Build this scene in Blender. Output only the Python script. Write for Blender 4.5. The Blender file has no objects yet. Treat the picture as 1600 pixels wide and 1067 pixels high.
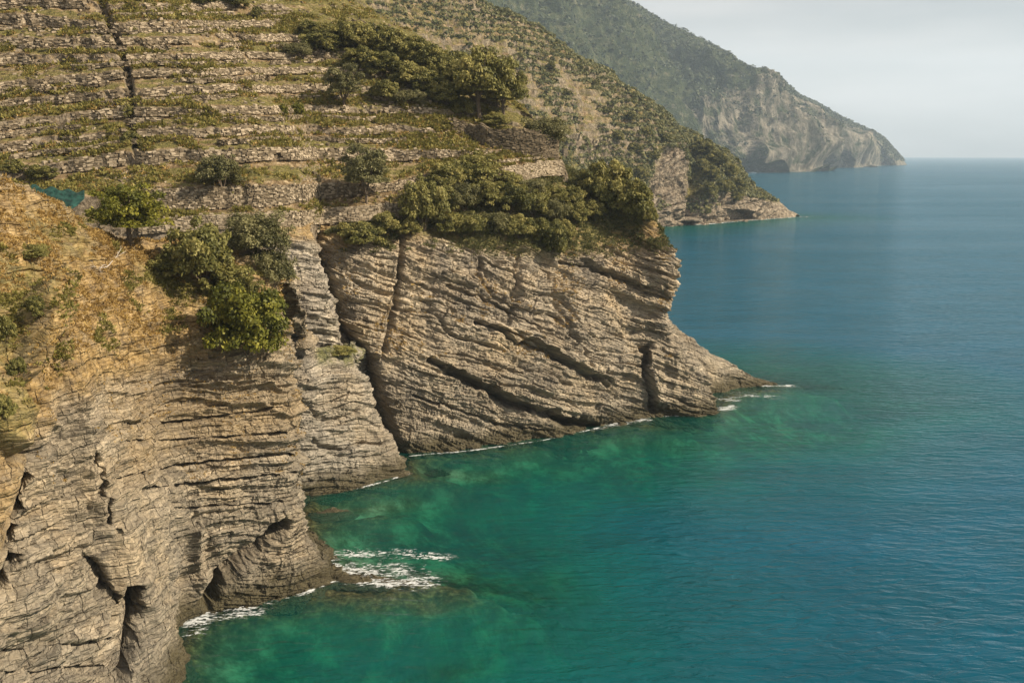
import bpy, math, time
import numpy as np
from mathutils import Vector, Matrix
from mathutils.bvhtree import BVHTree

# ------------------------------------------------------------------ camera, sky, sun
S = bpy.context.scene
COL = S.collection
H = 32.0                       # camera height above the sea
FPX = 1555.56                  # 35 mm lens on a 36 mm sensor, photo 1600 px wide
PITCH = math.atan((533.5 - 240.5) / FPX)
cam_d = bpy.data.cameras.new('camera'); cam_d.lens = 35; cam_d.sensor_width = 36
cam_d.clip_start = 0.5; cam_d.clip_end = 60000
cam = bpy.data.objects.new('camera', cam_d); COL.objects.link(cam)
cam.location = (0, 0, H); cam.rotation_euler = (math.pi / 2 - PITCH, 0, 0)
S.camera = cam

SUN_EL = math.radians(36)
SUN_AZ = math.radians(-13)     # angle of the direction to the sun from +X towards +Y
sun_dir = Vector((math.cos(SUN_EL) * math.cos(SUN_AZ), math.cos(SUN_EL) * math.sin(SUN_AZ), math.sin(SUN_EL)))
sd = bpy.data.lights.new('sun', 'SUN'); sd.energy = 5.0; sd.angle = math.radians(0.55); sd.color = (1.0, 0.86, 0.675)
sun = bpy.data.objects.new('sun', sd); COL.objects.link(sun)
sun.rotation_euler = sun_dir.to_track_quat('Z', 'Y').to_euler()

W = bpy.data.worlds.new('World'); S.world = W; W.use_nodes = True
wt = W.node_tree; wn = wt.nodes; wl = wt.links
for n in list(wn): wn.remove(n)
def wnode(t, **k):
    n = wn.new(t)
    for a, b in k.items(): setattr(n, a, b)
    return n
sky = wnode('ShaderNodeTexSky', sky_type='NISHITA', sun_disc=False)
sky.sun_elevation = SUN_EL
sky.sun_rotation = math.pi / 2 - SUN_AZ
sky.air_density = 1.0; sky.dust_density = 2.5; sky.ozone_density = 1.0; sky.altitude = 30
tc = wnode('ShaderNodeTexCoord')
mp = wnode('ShaderNodeMapping'); mp.inputs['Scale'].default_value = (1.3, 1.3, 8.0); mp.inputs['Rotation'].default_value = (0.0, 0.10, 0)
wl.new(tc.outputs['Generated'], mp.inputs['Vector'])
ns = wnode('ShaderNodeTexNoise'); ns.inputs['Scale'].default_value = 1.5; ns.inputs['Detail'].default_value = 6; ns.inputs['Roughness'].default_value = 0.5
wl.new(mp.outputs['Vector'], ns.inputs['Vector'])
rp = wnode('ShaderNodeValToRGB')
rp.color_ramp.elements[0].position = 0.34; rp.color_ramp.elements[0].color = (0.30, 0.30, 0.30, 1)
rp.color_ramp.elements[1].position = 0.62; rp.color_ramp.elements[1].color = (0.95, 0.95, 0.95, 1)
wl.new(ns.outputs['Fac'], rp.inputs['Fac'])
mx = wnode('ShaderNodeMixRGB'); mx.inputs['Color2'].default_value = (12.8, 11.7, 10.9, 1)   # thin veil of high cloud
wl.new(rp.outputs['Color'], mx.inputs['Fac']); wl.new(sky.outputs['Color'], mx.inputs['Color1'])
bg = wnode('ShaderNodeBackground'); bg.inputs['Strength'].default_value = 0.038
wl.new(mx.outputs['Color'], bg.inputs['Color'])
wo = wnode('ShaderNodeOutputWorld'); wl.new(bg.outputs['Background'], wo.inputs['Surface'])

S.view_settings.view_transform = 'Standard'
S.view_settings.look = 'None'; S.view_settings.gamma = 1
S.view_settings.use_curve_mapping = False
S.view_settings.exposure = 0.82
S.render.engine = 'CYCLES'
S.cycles.volume_step_rate = 1.0
S.cycles.max_bounces = 6; S.cycles.volume_bounces = 2; S.cycles.transparent_max_bounces = 8

# ------------------------------------------------------------------ numeric helpers
CP, SP = math.cos(PITCH), math.sin(PITCH)
def ray(u, v):
    cx = (u - 800) / FPX; cy = -(v - 533.5) / FPX
    return np.array([cx, CP + cy * SP, -SP + cy * CP])
def at_z(u, v, z=0.0):
    d = ray(u, v); return np.array([0, 0, H]) + d * ((z - H) / d[2])
def at_y(u, v, y):
    d = ray(u, v); return np.array([0, 0, H]) + d * (y / d[1])
def climb(p, u, v, c):
    """the point seen along ray (u,v) reached from p going c metres inland per metre of rise"""
    d = ray(u, v); m = d[2] / d[1]
    y = (p[1] + c * (H - p[2])) / (1 - c * m)
    return at_y(u, v, y)
def project(P):
    x, y, z = P[..., 0], P[..., 1], P[..., 2] - H
    dep = y * CP - z * SP
    up = y * SP + z * CP
    return 800 + FPX * x / dep, 533.5 - FPX * up / dep

def h32(*k):
    h = np.zeros(np.broadcast(*k).shape, np.uint32) + np.uint32(0x9E3779B9)
    for i, a in enumerate(k):
        a = np.asarray(a).astype(np.int64).astype(np.uint32)
        h = (h ^ a) * np.uint32(0x85EBCA6B); h ^= h >> np.uint32(13)
        h = h * np.uint32(0xC2B2AE35) + np.uint32(0x27D4EB2F + i); h ^= h >> np.uint32(16)
    return h.astype(np.float64) / 4294967295.0
def vn(P, seed=0):
    F = np.floor(P); f = P - F; f = f * f * f * (f * (f * 6 - 15) + 10); I = F.astype(np.int64)
    r = 0
    for dx in (0, 1):
        wx = f[..., 0] if dx else 1 - f[..., 0]
        for dy in (0, 1):
            wy = f[..., 1] if dy else 1 - f[..., 1]
            for dz in (0, 1):
                wz = f[..., 2] if dz else 1 - f[..., 2]
                r = r + wx * wy * wz * h32(I[..., 0] + dx, I[..., 1] + dy, I[..., 2] + dz, seed)
    return r * 2 - 1
ROT = np.array([[0.36, 0.48, -0.8], [-0.8, 0.6, 0.0], [0.48, 0.64, 0.6]])
def fbm(P, octv=4, seed=0, gain=0.5):
    a = 1.0; s = 0; t = 0
    for i in range(octv):
        s = s + a * vn(P, seed + i); t += a; a *= gain
        P = (P @ ROT.T) * 2.03 + 11.7
    return s / t
def sstep(a, b, x):
    t = np.clip((x - a) / (b - a), 0, 1); return t * t * (3 - 2 * t)
def dist_poly(X, Y, pts):
    """distance to a polyline, the parameter 0..1 along it, and the signed side"""
    best = np.full(X.shape, 1e9); side = np.zeros(X.shape); par = np.zeros(X.shape); n = len(pts) - 1
    for i in range(n):
        ax, ay = pts[i][:2]; bx, by = pts[i + 1][:2]; dx, dy = bx - ax, by - ay
        L = dx * dx + dy * dy + 1e-9
        t = np.clip(((X - ax) * dx + (Y - ay) * dy) / L, 0, 1)
        ex = X - ax - t * dx; ey = Y - ay - t * dy; d = np.hypot(ex, ey)
        m = d < best; best = np.where(m, d, best); side = np.where(m, np.sign(dx * ey - dy * ex), side)
        par = np.where(m, (i + t) / n, par)
    return best, par, side
def in_poly(X, Y, pts):
    c = np.zeros(X.shape, bool); n = len(pts); j = n - 1
    for i in range(n):
        xi, yi = pts[i]; xj, yj = pts[j]
        c ^= ((yi > Y) != (yj > Y)) & (X < (xj - xi) * (Y - yi) / ((yj - yi) if yj != yi else 1e-9) + xi); j = i
    return c
def soft_poly(X, Y, pts, w):
    d, _, _ = dist_poly(X, Y, list(pts) + [pts[0]])
    s = np.where(in_poly(X, Y, pts), d, -d)
    return sstep(-w, w, s)

def resample(P, n, axis, linear=False, lock=False):
    """P control grid (a, b, 3); dense grid along axis"""
    P = np.moveaxis(P, axis, 0); k = P.shape[0]
    seg = np.linalg.norm(np.diff(P, axis=0), axis=-1).mean(axis=1) ** (1.0)
    if lock is not False:
        counts = lock; T = np.concatenate([i + np.arange(c) / c for i, c in enumerate(counts)] + [[k - 1 - 1e-9]])
    else:
        acc = np.concatenate([[0], np.cumsum(seg)]); acc /= acc[-1]
        T = np.interp(np.linspace(0, 1, n), acc, np.arange(k)); T = np.minimum(T, k - 1 - 1e-9)
    i = T.astype(int); f = (T - i).reshape((-1,) + (1,) * (P.ndim - 1))
    p1 = P[i]; p2 = P[i + 1]
    if linear: Q = p1 + (p2 - p1) * f
    else:
        p0 = P[np.maximum(i - 1, 0)]; p3 = P[np.minimum(i + 2, k - 1)]
        # finite-difference Hermite tangents, limited so that uneven spacing does not overshoot
        d0 = p1 - p0; d1 = p2 - p1; d2 = p3 - p2
        l0 = np.linalg.norm(d0, axis=-1, keepdims=True) + 1e-6; l1 = np.linalg.norm(d1, axis=-1, keepdims=True) + 1e-6; l2 = np.linalg.norm(d2, axis=-1, keepdims=True) + 1e-6
        m1 = (d0 / l0 * l1 + d1 / l1 * l0) / (l0 + l1) * l1; m2 = (d1 / l1 * l2 + d2 / l2 * l1) / (l1 + l2) * l1
        f2 = f * f; f3 = f2 * f
        Q = (2 * f3 - 3 * f2 + 1) * p1 + (f3 - 2 * f2 + f) * m1 * .9 + (-2 * f3 + 3 * f2) * p2 + (f3 - f2) * m2 * .9
    return np.moveaxis(Q, 0, axis), T
def grid_normals(P):
    a = np.gradient(P, axis=0); b = np.gradient(P, axis=1)
    n = np.cross(a, b); n /= np.linalg.norm(n, axis=-1, keepdims=True) + 1e-9
    return n
def mesh_np(name, V, F, mat, attrs=None, smooth=False):
    me = bpy.data.meshes.new(name); V = np.ascontiguousarray(V, np.float32).reshape(-1, 3)
    F = np.ascontiguousarray(F, np.int32); k = F.shape[1]
    me.vertices.add(len(V)); me.vertices.foreach_set('co', V.ravel())
    me.loops.add(F.size); me.loops.foreach_set('vertex_index', F.ravel())
    me.polygons.add(len(F)); me.polygons.foreach_set('loop_start', np.arange(0, F.size, k, dtype=np.int32))
    try: me.polygons.foreach_set('loop_total', np.full(len(F), k, np.int32))
    except Exception: pass
    if attrs:
        for a, d in attrs.items():
            at = me.attributes.new(a, 'FLOAT', 'POINT'); at.data.foreach_set('value', np.ascontiguousarray(d, np.float32).ravel())
    me.update(calc_edges=True)
    me.shade_smooth() if smooth else me.shade_flat()
    if mat: me.materials.append(mat)
    return me
def link(name, me, parent=None, **props):
    o = bpy.data.objects.new(name, me); COL.objects.link(o)
    if parent: o.parent = parent
    for k, v in props.items():
        if v is not None: o[k] = v
    return o
def grid_faces(a, b):
    i = np.arange(a * b).reshape(a, b)
    return np.stack([i[:-1, :-1], i[1:, :-1], i[1:, 1:], i[:-1, 1:]], -1).reshape(-1, 4)

# ------------------------------------------------------------------ materials
def new_mat(name):
    m = bpy.data.materials.new(name); m.use_nodes = True
    nt = m.node_tree
    for n in list(nt.nodes): nt.nodes.remove(n)
    return m, nt
class NB:
    def __init__(s, nt): s.nt = nt
    def n(s, t, ins=None, **k):
        x = s.nt.nodes.new(t)
        for a, b in k.items(): setattr(x, a, b)
        for a, b in (ins or {}).items():
            if hasattr(b, 'is_linked') or hasattr(b, 'links'): s.nt.links.new(b, x.inputs[a])
            else: x.inputs[a].default_value = b
        return x
    def pos(s, scale=(1, 1, 1), rot=(0, 0, 0)):
        g = s.n('ShaderNodeNewGeometry')
        return s.n('ShaderNodeMapping', {'Vector': g.outputs['Position'], 'Scale': scale, 'Rotation': rot}).outputs[0]
    def noise(s, vec, scale, detail=5, rough=.55, dist=0):
        return s.n('ShaderNodeTexNoise', {'Vector': vec, 'Scale': scale, 'Detail': detail, 'Roughness': rough, 'Distortion': dist}).outputs['Fac']
    def ramp(s, fac, stops):
        r = s.n('ShaderNodeValToRGB', {'Fac': fac}); e = r.color_ramp.elements
        while len(e) < len(stops): e.new(0.5)
        for q, (p, c) in zip(e, stops):
            q.position = p; q.color = (c, c, c, 1) if not hasattr(c, '__len__') else (*c, 1)
        return r.outputs['Color']
    def mix(s, fac, a, b, mode='MIX'):
        x = s.n('ShaderNodeMixRGB', blend_type=mode)
        for k, val in (('Fac', fac), ('Color1', a), ('Color2', b)):
            if hasattr(val, 'is_linked'): s.nt.links.new(val, x.inputs[k])
            else: x.inputs[k].default_value = val if k == 'Fac' else (*val, 1)
        return x.outputs[0]
    def math(s, op, a, b=0.0, clamp=False):
        x = s.n('ShaderNodeMath', operation=op, use_clamp=clamp)
        for i, val in enumerate((a, b)):
            if hasattr(val, 'is_linked'): s.nt.links.new(val, x.inputs[i])
            else: x.inputs[i].default_value = val
        return x.outputs[0]
    def attr(s, name): return s.n('ShaderNodeAttribute', attribute_name=name).outputs['Fac']
    def out(s, sh): s.n('ShaderNodeOutputMaterial', {'Surface': sh})

def rock_material(name, dip=0.0, lo=(0.15, 0.135, 0.105), hi=(0.60, 0.50, 0.36), warm=(0.38, 0.285, 0.165), sc=1.0):
    m, nt = new_mat(name); b = NB(nt)
    g = b.n('ShaderNodeNewGeometry'); sep = b.n('ShaderNodeSeparateXYZ', {0: g.outputs['Position']})
    p = b.pos((sc, sc, sc)); ps = b.pos((.35 * sc, .35 * sc, 3.2 * sc), (0, -dip, 0)); ps2 = b.pos((.9 * sc, .9 * sc, 9 * sc), (0, -dip, 0))
    n1 = b.noise(ps, 1.0, 6, .6, .4); n2 = b.noise(ps2, 1.0, 5, .65); n3 = b.noise(p, .18, 4, .5); n4 = b.noise(p, 3.5, 5, .7)
    f = b.math('ADD', b.math('MULTIPLY', n1, .5), b.math('MULTIPLY', n4, .5))
    c = b.ramp(f, [(.33, lo), (.5, tuple((l + h) / 2 for l, h in zip(lo, hi))), (.66, hi)])
    c = b.mix(b.ramp(n2, [(.32, .55), (.45, 0)]), c, (0.10, 0.085, 0.065))
    c = b.mix(b.ramp(n3, [(.45, 0), (.68, .5)]), c, warm)
    rot = b.n('ShaderNodeMapping', {'Vector': g.outputs['Position'], 'Rotation': (0, -dip, 0), 'Scale': (sc, sc, sc)}).outputs[0]
    sr = b.n('ShaderNodeSeparateXYZ', {0: rot})
    q0 = b.math('ADD', sr.outputs[2], b.math('ADD', b.math('MULTIPLY', b.noise(p, .13, 3, .5), 3.0), b.math('MULTIPLY', b.noise(p, 1.1, 4, .6), .30)))
    al = b.math('ADD', b.math('ADD', sr.outputs[0], b.math('MULTIPLY', sr.outputs[1], .7)), b.math('MULTIPLY', b.noise(p, 1.5, 3, .6), .5))
    def beds(scl, jsc):
        w_ = b.math('MULTIPLY', q0, scl)
        e = b.n('ShaderNodeTexVoronoi', {'W': w_, 'Scale': 1.0}, voronoi_dimensions='1D', feature='DISTANCE_TO_EDGE').outputs['Distance']
        k = b.n('ShaderNodeSeparateXYZ', {0: b.n('ShaderNodeTexVoronoi', {'W': w_, 'Scale': 1.0}, voronoi_dimensions='1D', feature='F1').outputs['Color']}).outputs[0]
        a_ = b.math('ADD', b.math('MULTIPLY', al, jsc), b.math('MULTIPLY', k, 37.0))
        ej = b.n('ShaderNodeTexVoronoi', {'W': a_, 'Scale': 1.0}, voronoi_dimensions='1D', feature='DISTANCE_TO_EDGE').outputs['Distance']
        kj = b.n('ShaderNodeSeparateXYZ', {0: b.n('ShaderNodeTexVoronoi', {'W': a_, 'Scale': 1.0}, voronoi_dimensions='1D', feature='F1').outputs['Color']}).outputs[0]
        return b.math('MINIMUM', e, b.math('MULTIPLY', ej, 4.0)), b.math('ADD', b.math('MULTIPLY', k, .5), b.math('MULTIPLY', kj, .5))
    e1, k1 = beds(1.3, .45); e2, k2 = beds(4.5, 1.3)
    c = b.mix(1.0, c, b.ramp(k1, [(.2, .80), (.8, 1.15)]), 'MULTIPLY')
    c = b.mix(1.0, c, b.ramp(k2, [(.2, .74), (.8, 1.20)]), 'MULTIPLY')
    c = b.mix(1.0, c, b.ramp(b.noise(b.pos((.16 * sc, .16 * sc, .09 * sc), (0, -dip, 0)), 1.0, 6, .65, .6), [(.36, (.62, .62, .64)), (.52, (.95, .95, .95)), (.66, (1.18, 1.14, 1.06))]), 'MULTIPLY')
    gate = b.ramp(b.noise(p, .5, 4, .6), [(.42, .15), (.6, 1.0)])
    c = b.mix(b.math('MULTIPLY', gate, b.ramp(e1, [(.0, .8), (.05, 0)])), c, (0.035, 0.028, 0.02))
    c = b.mix(b.math('MULTIPLY', gate, b.ramp(e2, [(.0, .45), (.10, 0)])), c, (0.05, 0.042, 0.03))
    # grass and soil where the vertex masks say so
    soil = b.ramp(b.noise(p, 1.4, 6, .7), [(.35, (0.11, 0.07, 0.028)), (.5, (0.26, 0.175, 0.07)), (.66, (0.44, 0.32, 0.155))])
    veg = b.ramp(b.noise(p, 1.9, 6, .75), [(.36, (0.035, 0.045, 0.012)), (.52, (0.11, 0.115, 0.03)), (.68, (0.26, 0.225, 0.09))])
    ms = b.math('MULTIPLY', b.attr('soil'), b.ramp(b.noise(p, .9, 5, .7), [(.32, .35), (.55, 1.0)]))
    c = b.mix(ms, c, soil)
    mv = b.math('MULTIPLY', b.attr('veg'), b.ramp(b.noise(p, .8, 5, .7), [(.36, 0.0), (.52, 1.0)]))
    c = b.mix(mv, c, veg)
    # damp, algae-dark band just above the sea, greyer rock low down
    hz = b.math('ADD', sep.outputs[2], b.math('MULTIPLY', b.noise(p, .7, 4, .6), -2.0))
    low = b.ramp(b.math('MULTIPLY', hz, 1 / 16.0), [(.0, 1.0), (1.0, 0.0)])
    c = b.mix(b.math('MULTIPLY', low, .48), c, (0.155, 0.143, 0.115))
    wet = b.ramp(b.math('ADD', b.math('MULTIPLY', hz, .50), .10), [(.0, 1.0), (.75, 0.0)])
    c = b.mix(b.math('MULTIPLY', wet, .85), c, (0.05, 0.042, 0.018))
    hgt = b.math('ADD', b.math('MULTIPLY', n2, .5), b.math('ADD', b.math('MULTIPLY', n4, .45), b.math('MULTIPLY', n1, .4)))
    hgt = b.math('ADD', hgt, b.math('ADD', b.math('MULTIPLY', k1, 1.3), b.math('MULTIPLY', k2, .7)))
    hgt = b.math('ADD', hgt, b.math('ADD', b.ramp(e1, [(0, -.0), (.12, .9)]), b.ramp(e2, [(0, 0), (.15, .35)])))
    bump = b.n('ShaderNodeBump', {'Strength': .8, 'Distance': .24 / sc, 'Height': hgt})
    bs = b.n('ShaderNodeBsdfPrincipled', {'Base Color': c, 'Roughness': .92, 'Normal': bump.outputs[0]})
    bs.inputs['Specular IOR Level'].default_value = .2
    b.out(bs.outputs[0]); return m

M_near = rock_material('rock_near', math.radians(-3), lo=(0.10, 0.088, 0.066), hi=(0.49, 0.41, 0.29))
M_mid = rock_material('rock_middle', math.radians(6), hi=(0.58, 0.51, 0.40))
M_head = rock_material('rock_headland', math.radians(21))

def hill_material(name, sc=1.0, s0=.35, s1=.62, green=.5, fade=(0.3, 0.27, 0.2)):
    m, nt = new_mat(name); b = NB(nt)
    p = b.pos((sc, sc, sc)); g = b.n('ShaderNodeNewGeometry'); sepn = b.n('ShaderNodeSeparateXYZ', {0: g.outputs['True Normal']})
    soil = b.ramp(b.noise(p, 1.2, 8, .75), [(.36, (0.07, 0.048, 0.022)), (.5, (0.22, 0.155, 0.082)), (.64, (0.46, 0.36, 0.22))])
    veg = b.ramp(b.noise(p, 2.1, 8, .8), [(.36, (0.045, 0.045, 0.014)), (.5, (0.13, 0.115, 0.035)), (.66, (0.30, 0.25, 0.10))])
    rockc = b.ramp(b.noise(p, 1.6, 8, .8), [(.36, (0.06, 0.048, 0.032)), (.5, (0.21, 0.17, 0.12)), (.66, (0.47, 0.40, 0.30))])
    mv = b.ramp(b.math('ADD', b.noise(b.pos((.25 * sc, .5 * sc, 1.2 * sc)), 1.2, 7, .7), b.math('MULTIPLY', b.math('SUBTRACT', b.attr('veg'), .5), .5)), [(.44, 0.0), (.56, 1.0)])
    c = b.mix(mv, soil, veg)
    st = b.ramp(b.math('ADD', sepn.outputs[2], b.math('MULTIPLY', b.math('SUBTRACT', b.noise(p, .8, 3), .5), .5)), [(s0, 1.0), (s1, 0.0)])
    c = b.mix(b.math('MAXIMUM', b.math('MULTIPLY', st, .9), b.attr('rock')), c, rockc)
    bump = b.n('ShaderNodeBump', {'Strength': 1.0, 'Distance': .35 / sc, 'Height': b.noise(p, 3.0, 6, .75)})
    bs = b.n('ShaderNodeBsdfPrincipled', {'Base Color': c, 'Roughness': .95, 'Normal': bump.outputs[0]})
    bs.inputs['Specular IOR Level'].default_value = .15
    b.out(bs.outputs[0]); return m
M_terr = hill_material('terraced_soil')
M_hill2 = hill_material('scrub_hillside', .4, .12, .38)

def far_material():
    m, nt = new_mat('far_mountain'); b = NB(nt)
    p = b.pos((.03, .03, .03)); 
    wood = b.ramp(b.noise(p, 2.2, 10, .8), [(.36, (0.018, 0.03, 0.014)), (.52, (0.055, 0.07, 0.03)), (.68, (0.17, 0.16, 0.09))])
    rk = b.ramp(b.noise(b.pos((.03, .03, .012)), 1.6, 10, .75), [(.38, (0.04, 0.045, 0.028)), (.5, (0.15, 0.135, 0.10)), (.66, (0.38, 0.335, 0.26))])
    f = b.math('ADD', b.attr('rock'), b.math('MULTIPLY', b.math('SUBTRACT', b.noise(p, 1.1, 8, .75), .5), 3.2), True)
    c = b.mix(b.ramp(f, [(.35, 0.0), (.6, 1.0)]), wood, rk)
    bump = b.n('ShaderNodeBump', {'Strength': 1.0, 'Distance': 9.0, 'Height': b.noise(p, 3.0, 8, .75)})
    bs = b.n('ShaderNodeBsdfPrincipled', {'Base Color': c, 'Roughness': .95, 'Normal': bump.outputs[0]})
    bs.inputs['Specular IOR Level'].default_value = .1
    b.out(bs.outputs[0]); return m
M_far = far_material()

def leaf_material(name, dark, mid, light, trans=.3):
    m, nt = new_mat(name); b = NB(nt)
    oi = b.n('ShaderNodeObjectInfo')
    t = b.math('ADD', b.math('MULTIPLY', b.attr('tint'), .9), b.math('MULTIPLY', oi.outputs['Random'], .15))
    c = b.ramp(t, [(.05, dark), (.5, mid), (.95, light)])
    d = b.n('ShaderNodeBsdfPrincipled', {'Base Color': c, 'Roughness': .6}); d.inputs['Specular IOR Level'].default_value = .25
    tr = b.n('ShaderNodeBsdfTranslucent', {'Color': c})
    ms = b.n('ShaderNodeMixShader', {0: trans, 1: d.outputs[0], 2: tr.outputs[0]})
    b.out(ms.outputs[0]); return m
L_olive = leaf_material('leaves_olive', (0.05, 0.052, 0.018), (0.135, 0.13, 0.05), (0.28, 0.255, 0.115))
L_dark = leaf_material('leaves_dark', (0.03, 0.036, 0.01), (0.13, 0.128, 0.033), (0.32, 0.28, 0.085))
L_macchia = leaf_material('leaves_macchia', (0.045, 0.052, 0.013), (0.185, 0.175, 0.048), (0.40, 0.345, 0.12))
L_bright = leaf_material('leaves_bright', (0.035, 0.042, 0.006), (0.125, 0.13, 0.016), (0.32, 0.29, 0.04))
L_dry = leaf_material('dry_grass', (0.14, 0.08, 0.022), (0.33, 0.215, 0.065), (0.54, 0.385, 0.14))
L_green = leaf_material('green_grass', (0.065, 0.065, 0.013), (0.17, 0.155, 0.035), (0.34, 0.29, 0.09))
L_scrub = leaf_material('scrub_leaves', (0.035, 0.045, 0.015), (0.10, 0.105, 0.036), (0.24, 0.22, 0.09))
L_wood = leaf_material('far_wood_leaves', (0.02, 0.032, 0.015), (0.045, 0.06, 0.026), (0.10, 0.11, 0.05), .1)
def plain(name, c, rough=.9, nsc=6, var=.35):
    m, nt = new_mat(name); b = NB(nt)
    n = b.noise(b.pos(), nsc, 5, .65)
    cc = b.ramp(n, [(.35, tuple(x * (1 - var) for x in c)), (.65, tuple(min(x * (1 + var), .9) for x in c))])
    bs = b.n('ShaderNodeBsdfPrincipled', {'Base Color': cc, 'Roughness': rough}); bs.inputs['Specular IOR Level'].default_value = .2
    b.out(bs.outputs[0]); return m
M_bark = plain('bark', (0.13, 0.10, 0.07))
M_twig = plain('bleached_twig', (0.42, 0.37, 0.31))
M_net = plain('teal_net', (0.012, 0.045, 0.036), .85, 2, .6)
M_foam, nt = new_mat('foam'); b = NB(nt)
fd = b.math('MULTIPLY', b.ramp(b.attr('dens'), [(.0, 0.0), (.35, .22), (1.0, .78)]), b.ramp(b.noise(b.pos((1, 2, 1)), 5, 4, .7), [(.3, .5), (.6, 1.0)]))
b.out(b.n('ShaderNodeMixShader', {0: fd, 1: b.n('ShaderNodeBsdfTransparent').outputs[0], 2: b.n('ShaderNodeBsdfDiffuse', {'Color': (.72, .75, .75, 1)}).outputs[0]}).outputs[0])
M_bed = None
def stone_material():
    m, nt = new_mat('dry_stone'); b = NB(nt)
    t = b.attr('tint'); n = b.noise(b.pos(), 4, 5, .7)
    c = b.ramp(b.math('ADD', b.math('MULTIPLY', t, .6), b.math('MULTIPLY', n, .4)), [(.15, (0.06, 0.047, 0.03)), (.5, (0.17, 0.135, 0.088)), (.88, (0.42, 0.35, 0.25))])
    bs = b.n('ShaderNodeBsdfPrincipled', {'Base Color': c, 'Roughness': .95}); bs.inputs['Specular IOR Level'].default_value = .15
    b.out(bs.outputs[0]); return m
M_stone = stone_material()

# ------------------------------------------------------------------ rock relief
def strata(P, N, nb, seed, amp=1.0, scales=((2.2, .65, 7), (.75, .42, 2.6), (.27, .22, 1.0))):
    nb = np.array(nb, float); nb /= np.linalg.norm(nb)
    t1 = np.cross(nb, [0, 1, 0]); t1 /= np.linalg.norm(t1); t2 = np.cross(nb, t1)
    w = fbm(P * .11, 3, seed) * 1.6 + fbm(P * .5, 3, seed + 5) * .16
    q = P @ nb + w * .75; a = P @ t1; c = P @ t2
    jw = fbm(P * .35, 2, seed + 9) * 1.5
    d = np.zeros(q.shape)
    for k, (th, am, blk) in enumerate(scales):
        qq = q / th + vn(P * .21, seed + 20 + k) * .6
        i = np.floor(qq); f = qq - i
        hL = h32(i, seed + 31 * k)
        hb0 = h32(np.floor(a / blk + hL * 17 + jw / blk), i, seed + 7 * k)
        hb1 = h32(np.floor(c / (blk * 1.3) + hL * 9 + jw / blk), i, seed + 3 * k)
        e = np.minimum(f, 1 - f)
        present = sstep(-.25, .25, vn(P * .17 + k * 3.1, seed + 40 + k) + .15)
        d += am * ((hL - .5) * 1.0 + (hb0 - .5) * .7 + (hb1 - .5) * .5) * sstep(0, .12, e) - am * .45 * np.exp(-(e / .10) ** 2) * (.3 + .7 * present)
    return d * amp
def lumps(P, seed):
    rid = 1 - np.abs(fbm(P * .8 * np.array([1, 1, 1.4]), 4, seed + 65, .6)) * 2
    r = 1 - np.abs(fbm(P * .22, 4, seed + 60))
    return fbm(P * .13, 3, seed + 50) * 1.1 + (r - .75) * 1.2 + (rid - .5) * .22 + fbm(P * 1.3, 4, seed + 70, .6) * .18 + fbm(P * 4.2, 3, seed + 80, .6) * .11
def crack(U, V, pts, w, depth):
    d, _, _ = dist_poly(U, V, pts)
    return -depth * np.exp(-(d / w) ** 2)
def ledge(U, V, pts, h, w, s=1):
    """rock on one side of the line stands proud and overhangs the other, fading out over w px"""
    d, par, side = dist_poly(U, V, pts)
    e = sstep(0, .12, par) * sstep(1, .88, par)
    return np.where(side * s > 0, h * np.exp(-d / w), -h * .6 * np.exp(-(d / (w * .3)) ** 2)) * e

SURF = []      # (vertices, faces) for ray casts
def patch(name, cols, step, mat, nb, seed, feats, masks, back=((0, 6, -1.5), (0, 8, -6)), under=((3, -3, -4),), amp=1.0, left=(), right=(), kind='structure', lump=1.0, strata_fn=None, raw=()):
    C = []
    for c in cols:
        b0 = at_z(*c[0][:2], c[0][2] if len(c[0]) > 2 else 0.0); L = [b0]
        for (u, v, k) in c[1:]: L.append(climb(L[-1], u, v, k))
        U_ = []; q = b0
        for o in under: q = q + np.array(o, float); U_.append(q)
        q = L[-1]
        for o in back: q = q + np.array(o, float); L.append(q)
        C.append(U_[::-1] + L)
    C = np.array(C)
    for o in left: C = np.concatenate([C[:1] + np.array(o, float), C])
    for o in right: C = np.concatenate([C, C[-1:] + np.array(o, float)])
    l0 = np.linalg.norm(np.diff(C, axis=0), axis=-1).mean(1).sum(); l1 = np.linalg.norm(np.diff(C, axis=1), axis=-1).mean(0).sum()
    na, nbn = int(l0 / step), int(l1 / step)
    G, _ = resample(C, na, 0); G, _ = resample(G, nbn, 1)
    N = grid_normals(G)
    if (N[..., 1].mean() > 0): N = -N
    # smoothed normals keep the relief from folding
    U, V = project(G); U0, V0 = U, V
    wf = 1 + .0 * U
    U = U + fbm(G * .45, 3, seed + 90) * 16; V = V + fbm(G * .45 + 31, 3, seed + 95) * 14
    d = strata(G, N, nb, seed, amp) if strata_fn is None else strata_fn(G, N, U, V)
    d = d + lumps(G, seed) * lump
    for f in feats: d = d + f(U, V)
    U, V = U0 + fbm(G * 1.1, 3, seed + 97) * 6, V0 + fbm(G * 1.1 + 9, 3, seed + 98) * 4
    dr = np.zeros(U.shape)
    for f in raw: dr = dr + f(U, V)
    U, V = U0, V0
    soil = np.zeros(U.shape); veg = np.zeros(U.shape)
    for kind_, poly, wd, val in masks:
        s_ = soft_poly(U, V, poly, wd) * val
        if kind_ == 'soil': soil = np.maximum(soil, s_)
        else: veg = np.maximum(veg, s_)
    d *= (1 - .45 * soil) * (1 - .25 * veg)
    Q = G + N * d[..., None] - dr[..., None] * np.array([-.42, .9, 0.05])     # clefts cut back into the rock
    F = grid_faces(*Q.shape[:2])
    me = mesh_np(name, Q, F, mat, {'soil': soil, 'veg': veg})
    o = link(name, me, kind=kind)
    SURF.append((Q.reshape(-1, 3), F, name)); print(name, Q.shape)
    return Q

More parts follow.
